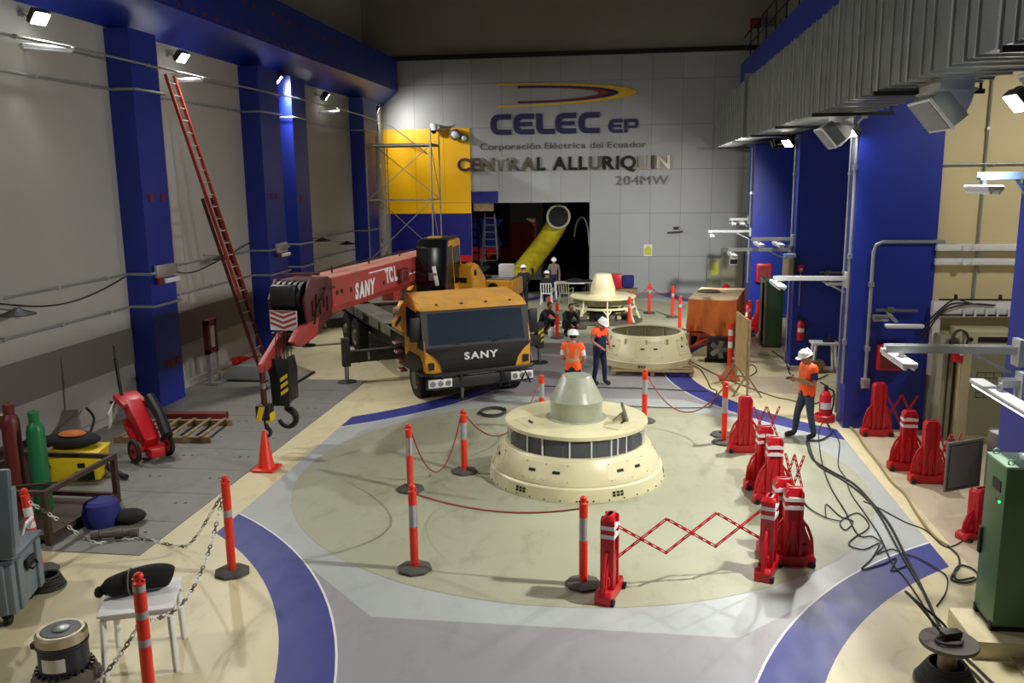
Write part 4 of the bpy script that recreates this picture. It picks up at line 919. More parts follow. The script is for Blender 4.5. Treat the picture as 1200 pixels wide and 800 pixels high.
b = MB('blue_fabric'); b.lathe([(0, 0), (.24, 0), (.28, .15), (.24, .34), (.18, .38), (0, .34)], 20); b.build('bag_body', t)
b = MB('cloth_black'); b.ell((.38, .1, .1), (.25, .2, .1), 14, 8); b.build('strap_bundle', t)
b = MB('bronze_grey'); b.cyl((-.28, -.08, .07), (.28, .1, .07), .05, n=14); b.cyl((-.3, -.09, .07), (-.2, -.055, .07), .07, n=14); b.cyl((.0, .01, .07), (.1, .045, .07), .065, n=14); b.cyl((.2, .07, .07), (.3, .105, .07), .065, n=14)
tag(b.build('pipe_fitting'), 'short grey pipe fitting lying on the plates beside the chain', 'pipe fitting').location = (-7.25, 10.75, .012)
# open grey equipment case
t = thing('equipment_case', 'open grey plastic equipment case with its lid up at the left edge', 'case', (-7.50, 8.56, 0), math.radians(17))
b = MB('case_grey'); b.box((-.25, 0, .48), (1.5, .9, .64), bev=.04)
for x in (-.85, -.2, .35): b.box((x, -.46, .48), (.14, .05, .6), bev=.015)
for y in (-.28, .28): b.box((.51, y, .48), (.05, .14, .6), bev=.015)
b.m('case_dark').box((-.25, 0, .805), (1.54, .94, .05), bev=.015); b.build('case_body', t)
b = MB('case_dark'); b.box((-.2, -.36, 1.36), (1.5, .12, 1.02), rot=(-.12, 0, 0), bev=.03); b.m('case_grey')
for z in (1.0, 1.35, 1.7): b.box((-.28, -.42+.12*(z-1.36), z), (1.3, .03, .04))
b.box((.52, -.33, 1.3), (.1, .14, .7), rot=(-.12, 0, 0), bev=.02); b.build('lid', t)
b = MB('white_plastic'); b.tube([(.52, -.12, 1.0), (.56, -.1, 1.12), (.56, .12, 1.12), (.52, .14, 1.0)], .02, 8); b.build('lid_handle', t)
b = MB('black'); b.box((.53, 0, .62), (.03, .24, .12), bev=.01); b.tube([(.54, -.1, .6), (.58, -.08, .56), (.58, .08, .56), (.54, .1, .6)], .014, 6); b.build('side_handle', t)
for x in (-.85, .35):
    for y in (-.32, .32): b = MB('rubber'); b.cyl((x-.03, y, .07), (x+.03, y, .07), .07, n=18); b.box((x, y, .13), (.1, .1, .06)); b.build('caster', t)
b = MB('cable')
for k in range(5): b.tube([(-7.22+(.2-.015*k)*math.cos(a), 9.25+(.2-.015*k)*math.sin(a), .03+.035*k) for a in [i*PI/12 for i in range(24)]], .018, 6, closed=True)
tag(b.build('hose_coil'), 'black hose coil between the grey case and the leaning post', 'hose')
# white plastic table with bag, motor
t = thing('plastic_table', 'white plastic table in the near left foreground', 'table', (-5.07, 7.86, 0), math.radians(22))
b = MB('table_white'); b.box((0, 0, .71), (.74, .74, .03), bev=.012); b.box((0, 0, .675), (.68, .68, .05)); b.build('tabletop', t)
for x in (-1, 1):
    for y in (-1, 1): b = MB('table_white'); b.bar((x*.32, y*.32, .66), (x*.34, y*.34, .0), .055, .055, bev=.01); b.build('leg', t)
t = thing('black_bag', 'rolled black bag lying on the white plastic table', 'bag', (-5.12, 7.92, .725), math.radians(20))
b = MB('cloth_black'); b.tube(smooth_path([(-.34, -.05, .09), (-.28, -.04, .11), (-.15, -.01, .13), (0, .02, .145), (.15, .05, .15), (.27, .08, .13), (.32, .09, .11)], 4), [.06, .065, .07, .09, .10, .105, .11, .115, .118, .12, .122, .124, .126, .128, .13, .13, .13, .13, .128, .126, .122, .115, .11, .10, .06], 14); b.build('bag_body', t)
b = MB('cloth_black'); b.ell((-.38, -.06, .08), (.05, .07, .06), 10, 6); b.build('tied_end', t)
b = MB('grey_cloth'); b.tube([(-.08+.0*math.cos(a), .0+.135*math.cos(a), .14+.135*math.sin(a)) for a in [i*PI/10 for i in range(20)]], .008, 5, closed=True); b.build('strap', t)
t = thing('flanged_motor', 'dark blue motor with a pale metal collar standing on a round flange', 'motor', (-5.66, 7.36, 0)); t.scale = (1, 1, .84)
b = MB('bronze_grey'); b.lathe([(0, 0), (.34, 0), (.34, .05), (.31, .07), (.3, .16), (.26, .2), (0, .2)], 40)
for k in range(20): b.cyl((.32*math.cos(k*.314), .32*math.sin(k*.314), .05), (.32*math.cos(k*.314), .32*math.sin(k*.314), .075), .018, n=6)
b.build('flange', t)
b = MB('motor_blue'); b.lathe([(.25, .19), (.24, .24), (.235, .5), (.25, .52), (.25, .55), (.23, .56)], 40)
for k in range(24): b.box((.262*math.cos(k*.262), .262*math.sin(k*.262), .215), (.03, .03, .03), rot=(0, 0, k*.262))
b.m('white_plastic'); vs = []
b.lathe([(.242, .27), (.241, .44)], 8, a0=-1.9, a1=-.9)
b.m('dark_steel').box((-.26, -.05, .5), (.06, .1, .08), bev=.01); b.build('body', t)
b = MB('champagne'); b.lathe([(.23, .55), (.245, .57), (.245, .66), (.22, .69), (.19, .69)], 40); b.build('collar', t)
b = MB('motor_blue'); b.lathe([(.19, .685), (.185, .695), (0, .695)], 40); b.m('steel').lathe([(.09, .69), (.085, .71), (.05, .725), (0, .725)], 28); b.build('top_cap', t)
# ================================================================ right side: duct, outlets, arms, cabinets
def duct(label, x0, x1, y0, y1, z0, z1, seams):
    t = thing('air_duct', label, 'duct', (x0, y0, z0)); L = y1-y0; w = x1-x0; h = z1-z0
    b = MB('galv_duct'); b.box((w/2, L/2, h/2), (w, L, h)); o = b.build('duct_body', t); y = .25
    k = 0
    while y < L:
        b = MB('galv'); b.box((w/2, y, h/2), (w+.05, .028 if k % 3 else .06, h+.05)); b.build('flange', o)
        y += seams[k % len(seams)]; k += 1
    return t
du = duct('big galvanised air duct with many flanges along the right side', 3.28, 4.22, 2.0, 26.2, 6.12, 7.72, (.52, .30, .42, .55, .34))
duct('smaller galvanised duct at the far end, running on to the back wall', 3.45, 4.15, 26.3, 37.9, 6.2, 7.9, (.75, .62))
b = MB('steel'); b.box((3.75, 26.25, 7.0), (1.12, .1, 1.8)); b.build('end_flange', du).matrix_parent_inverse = Matrix.Translation((-3.28, -2.0, -6.12))
for y in (4.5, 8.4, 12.5, 16.5, 20.5, 24.5, 29, 34):
    b = MB('dark_steel'); b.box((3.9, y, 6.07), (1.4, .06, .06)); b.bar((4.55, y, 6.07), (4.55, y, 9.8), .03); tag(b.build('duct_hanger'), 'thin steel hanger under the big galvanised duct', 'hanger', 'duct hangers')
def outlet(label, x, y, w=.62, spout='galv', round_=False):
    """elbow under the duct that ends in a tilted square grille facing the hall"""
    t = thing('duct_outlet', label, 'duct outlet', (x, y, 6.1))
    if round_:
        b = MB('white_plastic'); b.lathe([(.22, .02), (.22, -.18), (.235, -.2), (.235, -.23), (.22, -.25)], 24, c=(.1, 0, 0)); b.tube([(.1, 0, -.2), (.08, 0, -.3), (.0, 0, -.4), (-.1, 0, -.45)], [.22, .22, .21, .18], 16)
    else:
        P = []
        for a in [i*PI/2/8 for i in range(6)]: P.append((.35-.35*(1-math.cos(a))*.9-.0, -.30*math.sin(a)*1.4))
        b = MB(spout); h = w/2; vs = []; fs = []
        arcs = [((.55-.0)-.55*math.sin(a)*0-.0, 0) for a in (0,)]
        N = 7; inner = []; outer = []
        for i in range(N):
            a = i/(N-1)*math.radians(52); c = (-.12, -.12)
            inner.append((c[0]+.10*math.cos(a), c[1]-.10*math.sin(a))); outer.append((c[0]+.48*math.cos(a), c[1]-.48*math.sin(a)))
        inner.insert(0, (inner[0][0], .02)); outer.insert(0, (outer[0][0], .02))
        b.prism(inner+outer[::-1], -h, h, axis='y')
        for q in (0, 1):
            i_, o_ = inner[q], outer[q]; b.m('galv').box(((i_[0]+o_[0])/2, 0, (i_[1]+o_[1])/2-.0), (abs(o_[0]-i_[0])+.06, w+.06, .035)); b.m(spout)
    b.build('elbow', t)
    rot = (0, math.radians(50), 0); c = (.02, 0, -.39) if not round_ else (-.16, -.02, -.42)
    R_ = Matrix.Translation(c) @ Euler(rot).to_matrix().to_4x4()
    b = MB('galv_duct'); b.box((0, 0, .10), (.42, w+.01, .22), T=R_); b.m('white_paint').box((0, 0, -.01), (.46, w+.06, .03), T=R_); b.build('grille_box', t)
    b = MB('diffuser_grey'); b.box((0, 0, -.03), (.41, w-.02, .012), T=R_)
    for k in range(9): b.box((-.18+.045*k, 0, -.04), (.012, w-.04, .016), rot=(0, .5, 0), T=R_)
    b.build('grille', t)
outlet('galvanised elbow outlet with a square grille in front of the beige wall edge', 3.62, 11.5, .78)
outlet('outlet with a white round spout and square grille under the duct', 3.72, 17.0, .6, round_=True)
outlet('nearest elbow outlet with a square grille at the upper right edge', 3.62, 8.3, .8)
# lighting arms cantilevered from the piers
def arm(label, x0, x1, y, z, fx, fy, n=2, tilt=0, bev=0, L=1.15, on=False, m='arm_grey'):
    t = thing('lamp_arm', label, 'lamp arm', (x1, y, z))
    b = MB(m); w = x1-x0; b.box((-w/2, 0, 0), (w, .1, .035)); b.box((-w/2, -.05, .03), (w, .012, .08)); b.box((-w/2, .05, .03), (w, .012, .08)); b.box((-.03, 0, 0), (.06, .2, .3)); b.bar((-.05, 0, -.25), (-w*.35, 0, -.02), .035); b.build('channel', t)
    for dx in fx:
        b = MB('white_plastic'); b.box((-w+dx, fy, -.10), (.16, L, .06), bev=.015); b.m('steel').box((-w+dx, 0, -.045), (.04, .08, .07))
        lm = b.build('batten', t)
        for s in (-.045, .045): b = MB('lamp_tube_on' if on else 'lamp_soft'); b.cyl((-w+dx+s, fy-L*.48, -.145), (-w+dx+s, fy+L*.48, -.145), .016, n=10); b.build('tube', lm)
    return t
arm('grey lamp arm on the nearest pier, crossing in front of the beige cabinet', 2.86, 4.295, 10.0, 3.06, (.18,), .1, L=.9)
arm('lit tube lamp arm below the nearest grey arm at the right edge', 4.05, 4.295, 9.85, 2.72, (.0,), -.2, L=1.7, on=True)
arm('grey lamp arm on the big blue pier above the far green cabinet', 2.86, 4.295, 17.75, 2.97, (.1,), .1)
arm('grey lamp arm on the middle pier, upper one', 3.2, 4.295, 23.7, 3.34, (.2, .7), .0)
arm('grey lamp arm on the middle pier, lower one', 2.66, 4.295, 24.05, 3.03, (.1,), .0)
arm('grey lamp arm on the farthest pier', 2.8, 4.295, 32.0, 3.05, (.1,), .0)
arm('grey lamp arm on the farthest pier, highest one', 3.6, 4.295, 32.6, 3.45, (.1, .4), .0)
arm('lamp arm with a painted-in bluish reflection high on the nearest pier', 3.7, 4.295, 10.0, 4.95, (.05,), .0, L=.7, m='bluish_tint')
def pier_lamp(label, x, y, z, w=.7):
    t = thing('pier_light', label, 'light', (x, y, z))
    b = MB('steel'); b.box((0, -.1, .1), (w*1.1, .04, .05)); b.box((-.1, -.05, .1), (.12, .1, .1)); b.bar((-.2, -.04, .1), (-.05, -.3, -.1), .08, .03); b.box((-.3, -.12, -.05), (.3, .14, .13), bev=.02); b.build('bracket', t)
    b = MB('white_plastic'); b.box((.1, -.3, -.17), (w, .14, .06), bev=.015); b.m('lamp_soft').box((.1, -.3, -.205), (w*.94, .08, .02)); b.build('batten', t)
pier_lamp('white batten light on a bracket on the big blue pier', 5.15, 17.5, 2.32)
pier_lamp('white batten light on the middle pier, right of the grey arm', 5.25, 23.45, 2.42, .6)
conduit('conduit bending over the big blue pier to the beige wall', [(4.66, 17.45, 1.02), (4.66, 17.45, 3.55), (4.70, 17.45, 3.68), (4.82, 17.45, 3.74), (5.95, 17.45, 3.74)], .035, 1.2)
b = MB('galv'); b.box((4.66, 17.44, .95), (.16, .11, .2), bev=.01); tag(b.build('socket_box'), 'grey socket box at the foot of the conduit on the big blue pier', 'socket')
conduit('vertical conduit on the corner of the big blue pier', [(4.27, 17.6, .9), (4.27, 17.6, 6.0)], .035)
conduit('thin vertical conduit beside the corner of the big blue pier', [(4.25, 17.95, .2), (4.25, 17.95, 6.0)], .02)
conduit('vertical conduit on the middle pier', [(4.27, 23.9, .3), (4.27, 23.9, 6.0)], .03)
conduit('vertical conduit on the farthest pier', [(4.27, 32.2, 1.2), (4.27, 32.2, 5.5), (4.27, 32.2, 6.0)], .03)
conduit('upper conduit across the beige wall', [(5.85, 17.5, 5.18), (9.3, 17.5, 5.18)], .018)
conduit('vertical conduit down the beige wall', [(6.57, 17.51, 2.62), (6.57, 17.51, 6.9)], .022)
conduit('drain pipe beside the corner of the big blue pier', [(5.9, 17.47, .1), (5.9, 17.47, 2.6)], .05)
for z, nm in ((3.63, 'upper'), (3.36, 'lower')):
    t = thing('cable_trunking', nm+' white cable trunking on the beige wall', 'trunking', (7.2, 17.46, z))
    b = MB('white_paint'); b.box((.2, 0, 0), (3.2, .14, .12), bev=.01)
    for x in (-.75, .1, .6): b.box((x, 0, 0), (.03, .16, .13))
    b.build('channel', t); b = MB('white_plastic'); b.cyl((-.9, -.07, 0), (-.9, -.14, 0), .06, n=14); b.build('gland', t)
t = thing('white_trunking', 'wide white cable trunking with hoses above the beige cabinet', 'trunking', (6.9, 17.44, 2.45))
b = MB('white_paint'); b.box((.2, 0, 0), (2.6, .2, .3), bev=.015); b.box((-1.02, 0, -.6), (.14, .16, 1.4)); b.build('channel', t)
b = MB('dark_steel'); b.box((.2, -.05, .19), (2.4, .04, .03)); b.box((.2, -.12, -.1), (2.4, .03, .03))
for x in (-.7, .1, .8): b.box((x, -.06, .24), (.05, .05, .1))
b.build('rail', t)
for k in range(6): b = MB('white_plastic'); b.cyl((-.55+k*.2, -.13, -.12), (-.55+k*.2, -.13, .03), .022, n=10); b.build('clip', t)
for k in range(3): b = MB('cable'); b.tube(smooth_path([(-1.3, -.05, -.4-.15*k), (-1.0, -.15, .0-.05*k), (-.75, -.16, .2-.07*k), (-.4, -.14, .12), (0, -.13, .1)]), .014, 6); b.build('hose', t)
# beige cabinets with a glazed door
t = thing('beige_cabinet', 'tall beige electrical cabinet with a dark name bar, against the beige wall', 'cabinet', (6.62, 17.0, 0))
b = MB('beige_cab'); b.box((0, .02, 1.07), (.98, .7, 2.14), bev=.012); b.m('rubber').box((0, .02, .03), (.96, .68, .06)); b.build('cabinet_body', t)
b = MB('beige_cab'); b.box((0, -.345, 1.08), (.94, .03, 2.0), bev=.008); d = b.build('door', t)
b = MB('beige_cab_in'); b.box((.02, -.363, 1.02), (.66, .012, 1.7)); b.build('glass_pane', d)
b = MB('black'); b.box((.05, -.366, 2.0), (.56, .012, .1)); b.build('name_bar', d)
b = MB('black'); b.cyl((-.36, -.36, 2.0), (-.36, -.375, 2.0), .04, n=14); b.m('dark_steel').box((.43, -.37, 1.05), (.03, .02, .2)); b.build('handle', d)
def mimic(parent):
    for r in range(2):
        b = MB('dark_steel'); z = 1.33-.37*r
        b.box((.02, -.371, z+.05), (.44, .006, .01)); b.box((.02, -.371, z-.05), (.44, .006, .01))
        for c in range(4): b.box((-.2+c*.1467, -.371, z), (.01, .006, .1))
        b.build('diagram', parent)
mimic(d)
t = dup(t, (7.72, 17.0, 0), 0, 'second tall beige cabinet, mostly hidden behind the nearest blue pier')
t = thing('grey_cabinet', 'grey cabinet side in the corner left of the beige cabinet', 'cabinet', (5.98, 17.05, 0))
b = MB('grey_cab'); b.box((-.02, .06, 1.0), (.2, .6, 2.0), bev=.01); b.build('cabinet_body', t)
b = MB('dark_steel'); b.box((-.02, -.255, 1.0), (.02, .03, 1.9)); b.build('door_edge', t)
t = thing('hose_reel', 'black cable coil hung with a red horn above the beige cabinet corner', 'hose', (6.08, 16.7, 2.0))
b = MB('cable')
for k in range(5): b.tube([(.13*math.cos(a), -.02*k, .17*math.sin(a)) for a in [i*PI/12 for i in range(24)]], .016, 6, closed=True)
b.build('coil', t)
b = MB('red_plastic'); b.box((-.02, -.04, -.28), (.18, .16, .3), bev=.03); b.m('white_plastic').box((.02, -.124, -.24), (.06, .01, .1)); b.build('red_unit', t)
t = thing('alarm_box', 'red fire hose box on the big blue pier', 'fire box', (5.09, 17.4, 1.49))
b = MB('red_plastic'); b.box((0, 0, 0), (.5, .18, .5), bev=.02); b.m('rust_red').box((0, -.092, 0), (.42, .01, .42)); b.build('box_body', t)
b = MB('steel'); b.box((.19, -.1, 0), (.03, .02, .08)); b.build('handle', t)
t = thing('alarm_box', 'red fire hose box on the farthest blue pier', 'fire box', (4.74, 31.6, 1.63))
b = MB('red_plastic'); b.box((0, 0, 0), (.52, .18, .66), bev=.04); b.m('rust_red').box((0, -.092, 0), (.4, .01, .5)); b.build('box_body', t)
b = MB('steel'); b.box((.18, -.1, -.1), (.04, .02, .08)); b.build('handle', t)
t = thing('call_point', 'small red call point on the middle blue pier', 'call point', (4.46, 23.41, 2.62))
b = MB('red_plastic'); b.box((0, 0, 0), (.14, .08, .16), bev=.01); b.build('box_body', t); b = MB('white_plastic'); b.box((0, -.045, -.02), (.06, .01, .06)); b.build('button', t); b = MB('conduit'); b.cyl((0, .02, -.08), (0, .02, -1.0), .012, n=8); b.build('conduit', t)
def extinguisher(label, x, y, z, s=1., floor=False):
    t = thing('fire_extinguisher', label, 'fire extinguisher', (x, y, z))
    b = MB('red_plastic'); b.lathe([(0, 0), (.09*s, 0), (.095*s, .03), (.095*s, .42*s), (.06*s, .5*s), (.03*s, .53*s), (0, .53*s)], 24); b.build('tank', t)
    b = MB('reflective'); b.lathe([(.097*s, .22*s), (.097*s, .33*s)], 16, a0=-2.6, a1=-.6); b.build('paper_label', t)
    b = MB('black'); b.box((0, 0, .57*s), (.05*s, .1*s, .07*s)); b.bar((0, 0, .6*s), (-.1*s, 0, .66*s), .02*s); b.tube(smooth_path([(.03*s, 0, .56*s), (.12*s, 0, .5*s), (.13*s, 0, .3*s), (.1*s, 0, .12*s)]), .014*s, 6); b.build('valve_and_hose', t)
    if floor: b = MB('red_plastic'); b.lathe([(.16*s, 0), (.17*s, .1*s), (.15*s, .12*s), (0, .03)], 20); b.build('stand', t)
    return t
extinguisher('fire extinguisher hanging on the middle blue pier', 4.52, 23.355, .72)
extinguisher('large fire extinguisher on a round stand at the foot of the big blue pier', 4.05, 18.0, 0, 1.25, True)
extinguisher('fire extinguisher on the floor by the farthest pier', 4.05, 30.2, 0, 1.3, True)
t = thing('white_stool', 'white stool table between the middle pier and the big blue pier', 'stool', (5.05, 22.95, 0))
b = MB('white_plastic'); b.box((0, 0, .73), (.68, .5, .06), bev=.015); b.build('tabletop', t)
for x in (-1, 1):
    for y in (-1, 1): b = MB('white_plastic'); b.bar((x*.24, y*.17, .7), (x*.3, y*.22, 0), .06); b.build('leg', t)
b = MB('cloth_black'); b.box((5.15, 22.9, .785), (.3, .1, .05), bev=.01); b.m('dark_steel').cyl((5.18, 22.9, .81), (5.18, 22.9, .93), .04, n=10); tag(b.build('hand_tool'), 'dark tool lying on the white stool table', 'tool')
b = MB('wood'); b.box((4.75, 22.75, .16), (.5, .34, .3), bev=.01); b.box((4.75, 22.57, .22), (.54, .02, .08)); tag(b.build('wooden_box'), 'small wooden box on the floor beside the white stool table', 'box')
# green cabinets
t = thing('green_cabinet', 'tall green electrical cabinet on a plinth in the right foreground', 'cabinet', (3.88, 9.08, .2))
b = MB('green_cab'); b.box((.52, .25, .94), (1.04, .5, 1.76), bev=.012); b.build('cabinet_body', t)
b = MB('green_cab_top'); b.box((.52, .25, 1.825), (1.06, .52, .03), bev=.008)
for x in (.06, .96):
    for y in (.06, .44): b.tube([(x+.03*math.cos(a), y, 1.865+.03*math.sin(a)) for a in [i*PI/6 for i in range(12)]], .008, 6, closed=True)
b.build('top_cover', t)
b = MB('rubber'); b.box((.52, .25, .03), (1.0, .46, .06))
for y in (.04, .46): b.box((.03, y, .05), (.08, .07, .1), bev=.008)
b.build('base', t)
b = MB('black'); b.box((-.003, .2, 1.58), (.012, .2, .12)); b.build('display', t)
b = MB('led_green'); b.cyl((0, .1, 1.42), (-.012, .1, 1.42), .014, n=10); b.build('green_light', t)
b = MB('steel'); b.cyl((0, .2, 1.42), (-.012, .2, 1.42), .018, n=10); b.build('button', t)
b = MB('black'); b.box((-.015, .46, .85), (.03, .06, .3), bev=.008); b.build('handle', t)
b = MB('paper'); b.lathe([(0, 0), (.13, 0), (.13, .02), (0, .02)], 24); tag(b.build('white_plate'), 'white round dish lying on top of the tall green cabinet', 'dish').location = (4.25, 9.36, 2.042)
b = MB('floor_cream'); b.box((4.62, 9.2, .1), (2.06, .74, .2), bev=.01); tag(b.build('concrete_plinth'), 'low cream concrete plinth under the tall green cabinet', 'plinth').location = (.03, .02, 0)
b = MB('floor_concrete'); b.box((4.8, 8.55, .02), (1.6, .7, .04)); tag(b.build('kerb_slab'), 'thin concrete slab in front of the green cabinet plinth', 'slab')
t = thing('grey_cabinet', 'low grey cabinet with its door swung open behind the green cabinet', 'cabinet', (5.35, 12.4, 0))
b = MB('door_grey'); b.box((.12, .1, .68), (.5, .9, 1.36), bev=.01); b.build('cabinet_body', t)
b = MB('door_grey'); b.box((-.5, .36, .85), (.68, .04, .74), rot=(0, 0, .5), bev=.008); b.m('dark_steel').box((-.5, .335, .85), (.6, .01, .66), rot=(0, 0, .5)); b.m('door_grey').box((-.5, .332, .85), (.57, .012, .63), rot=(0, 0, .5)); b.build('door', t)
b = MB('paper'); b.box((5.42, 12.55, 1.372), (.42, .5, .016), rot=(0, 0, .2)); b.box((5.4, 12.4, 1.388), (.3, .22, .012), rot=(0, 0, -.1)); tag(b.build('paper_sheets'), 'white papers lying on the low grey cabinet', 'paper')
t = thing('green_cabinet', 'green electrical cabinet standing beside the middle blue pier', 'cabinet', (4.18, 26.0, 0))
b = MB('green_cab'); b.box((.05, .45, 1.0), (.55, .9, 1.92), bev=.012); b.build('cabinet_body', t)
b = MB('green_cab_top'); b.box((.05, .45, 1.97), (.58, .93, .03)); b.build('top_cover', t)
b = MB('rubber'); b.box((.05, .45, .03), (.5, .86, .06)); b.build('base', t)
b = MB('grey_cab'); b.box((-.2, .2, 1.0), (.05, .5, 1.8)); b.build('door', t)
t = thing('metal_canister', 'shiny metal canister on the middle pier above the far green cabinet', 'canister', (4.12, 23.3, 2.4))
b = MB('champagne'); b.lathe([(0, 0), (.15, 0), (.15, .5), (.0, .5)], 28); b.build('canister_body', t)
b = MB('bluish_tint'); b.box((.02, .02, .56), (.3, .2, .1), bev=.01); b.build('bracket', t)
# cable spool
t = thing('cable_spool', 'grey cable spool with black cable wound at the bottom right', 'spool', (3.19, 8.36, 0))
b = MB('bronze_grey'); b.lathe([(0, .42), (.27, .42), (.275, .44), (.27, .46), (0, .46)], 36); b.build('top_flange', t)
b = MB('wood'); b.lathe([(.09, .03), (.09, .43)], 24); b.build('core', t)
b = MB('bronze_grey'); b.lathe([(0, 0), (.3, 0), (.3, .03), (0, .03)], 36); b.build('bottom_flange', t)
b = MB('cable')
for k in range(9):
    r = .27-.012*k; b.tube([(r*math.cos(a), r*math.sin(a), .045+.02*k) for a in [i*PI/16 for i in range(32)]], .016, 6, closed=True)
b.build('wound_cable', t)
t = thing('cable_plug', 'black plug with a short looped lead lying on the cable spool', 'plug', (3.19, 8.36, .465))
b = MB('black'); b.box((.03, .05, .04), (.2, .1, .07), rot=(0, 0, .3), bev=.015); b.build('plug_body', t)
b = MB('cable'); b.tube(smooth_path([(-.06, .02, .03), (-.14, -.04, .02), (-.1, -.12, .02), (.05, -.12, .02), (.1, -.06, .03)]), .016, 6); b.tube(smooth_path([(-.05, .1, .03), (-.2, .3, .2), (-.28, .5, .25), (-.1, .7, .05), (.2, .65, -.2), (.3, .6, -.44)]), .014, 6); b.build('lead', t)
# ================================================================ middle right: tarp covered trailer, fan, board, delineator
t = thing('covered_trailer', 'orange trailer under an orange tarpaulin near the right piers', 'trailer', (2.55, 25.9, 0), math.radians(-12))
nx, ny, nz = 10, 12, 8
b = MB('tarp'); X0, X1, Y0, Y1, ZT_ = -.62, .72, -1.35, 1.45, 1.62
def fold(x, y, z, s): return .06*math.sin(7*s+z*3)+.05*math.sin(12*s-z*6)
ring = []; per = [(X0+(X1-X0)*i/nx, Y0) for i in range(nx)]+[(X1, Y0+(Y1-Y0)*i/ny) for i in range(ny)]+[(X1-(X1-X0)*i/nx, Y1) for i in range(nx)]+[(X0, Y1-(Y1-Y0)*i/ny) for i in range(ny)]
vs = []; n = len(per)
for j in range(nz+1):
    for i, (x, y) in enumerate(per):
        s = i/n*2*PI*2; f = j/nz; d = fold(x, y, f, s)*f; cx, cy = (x-.05), (y-.05); l = math.hypot(cx, cy)
        hem = .62+.10*math.sin(s*2.3)+.14*math.exp(-((i-nx)/2.2)**2)*-1.0
        vs.append((x+cx/l*d, y+cy/l*d, ZT_-.02*math.sin(s)-(ZT_-hem)*f))
fs = [(j*n+i, j*n+(i+1) % n, (j+1)*n+(i+1) % n, (j+1)*n+i) for j in range(nz) for i in range(n)]
b.faces(vs, fs); b.m('tarp_top'); tv = [b.bm.verts.new((v[0], v[1], v[2])) for v in vs[:n]]; f = b.bm.faces.new(tv); f.material_index = b.mi
b.build('tarpaulin', t, ang=60)
b = MB('trailer_orange'); b.box((.05, 0, .6), (1.2, 2.6, .1)); b.box((.1, .1, .95), (1.0, 2.2, .6), bev=.05); b.prism([(-.45, .25), (.5, .25), (.4, .58), (-.3, .58)], -1.0, .6, axis='y'); b.bar((.05, -1.2, .5), (-.5, -1.9, .3), .07); b.build('trailer_body', t)
for x, y in ((-.55, -1.3), (.65, -1.3), (-.55, 1.35), (.65, 1.35)): b = MB('trailer_orange'); b.cyl((x, y, 0), (x, y, .8), .035, n=10); b.build('leg', t)
for s in (-1, 1):
    b = MB('tyre'); b.lathe([(.16, -.1), (.28, -.1), (.31, -.05), (.31, .05), (.28, .1), (.16, .1)], 28, T=Matrix.Translation((.05+s*.72, .3, .31)) @ Matrix.Rotation(PI/2, 4, 'Y')); w = b.build('wheel', t)
    b = MB('trailer_orange'); b.cyl((.05+s*.66, .3, .31), (.05+s*.78, .3, .31), .16, n=20); b.build('hub', w)
b = MB('grey_cloth'); b.ell((2.35, 26.1, 1.66), (.35, .22, .06), 14, 8); tag(b.build('grey_sack'), 'grey sack lying on top of the orange tarpaulin', 'sack')
t = thing('drum_fan', 'square black floor fan beside the orange trailer', 'fan', (2.46, 23.75, 0), -.1)
b = MB('black'); b.prism([(.32*math.cos(PI/4+i*PI/2)*1.414, .36+.32*math.sin(PI/4+i*PI/2)*1.414) for i in range(4)], -.02, .3, axis='y', bev=.02)
b.box((0, .14, .02), (.75, .5, .04)); b.build('housing', t)
b = MB('dark_steel'); b.lathe([(.28, 0), (.29, .02), (.27, .02)], 40, T=Matrix.Translation((0, -.02, .36)) @ Matrix.Rotation(PI/2, 4, 'X')); b.lathe([(0, 0), (.27, 0)], 40, T=Matrix.Translation((0, -.024, .36)) @ Matrix.Rotation(PI/2, 4, 'X')); b.build('fan_ring', t)
b = MB('steel'); b.cyl((0, -.03, .36), (0, -.07, .36), .06, n=18)
for k in range(5):
    a = k*2*PI/5; b.box((.15*math.cos(a), -.04, .36+.15*math.sin(a)), (.2, .012, .13), rot=(.3, -a, 0))
b.build('blades', t)
b = MB('steel')
for k in range(12): a = k*PI/6; b.bar((.05*math.cos(a), -.075, .36+.05*math.sin(a)), (.28*math.cos(a), -.04, .36+.28*math.sin(a)), .006)
b.build('guard', t)
t = thing('notice_board', 'plywood board standing on thin legs, seen almost edge on', 'board', (2.64, 20.5, 0))
B0, B1 = Vector((.06, -.62, 0)), Vector((-.05, .66, 0))
b = MB('plywood'); b.bar(B0*.98+Vector((0, 0, 1.16)), B1*.98+Vector((0, 0, 1.16)), .035, 1.3); o = b.build('panel', t)
for p in (B0, B1):
    b = MB('wood'); b.bar(p+Vector((.03, 0, 0)), p+Vector((.03, 0, 1.8)), .05); b.bar(p+Vector((-.3, 0, 0)), p+Vector((.02, 0, .55)), .04); b.bar(p+Vector((.35, 0, 0)), p+Vector((.02, 0, .5)), .04); b.build('leg', t)
t = thing('delineator_cone', 'red and white delineator with a cone shaped foot by the plywood board', 'delineator', (2.52, 21.7, 0))
b = MB('trailer_orange'); b.box((0, 0, .02), (.5, .5, .04)); b.lathe([(.24, .04), (.1, .26), (.07, .34), (.06, .36)], 4); b.build('base', t)
b = MB('orange_red'); z = .34
for k in range(7): b.m(('orange_red', 'reflective')[k % 2] if k > 2 else 'orange_red').cyl((0, 0, z), (0, 0, z+.155), .055, n=16); z += .155
b.build('tube', t)
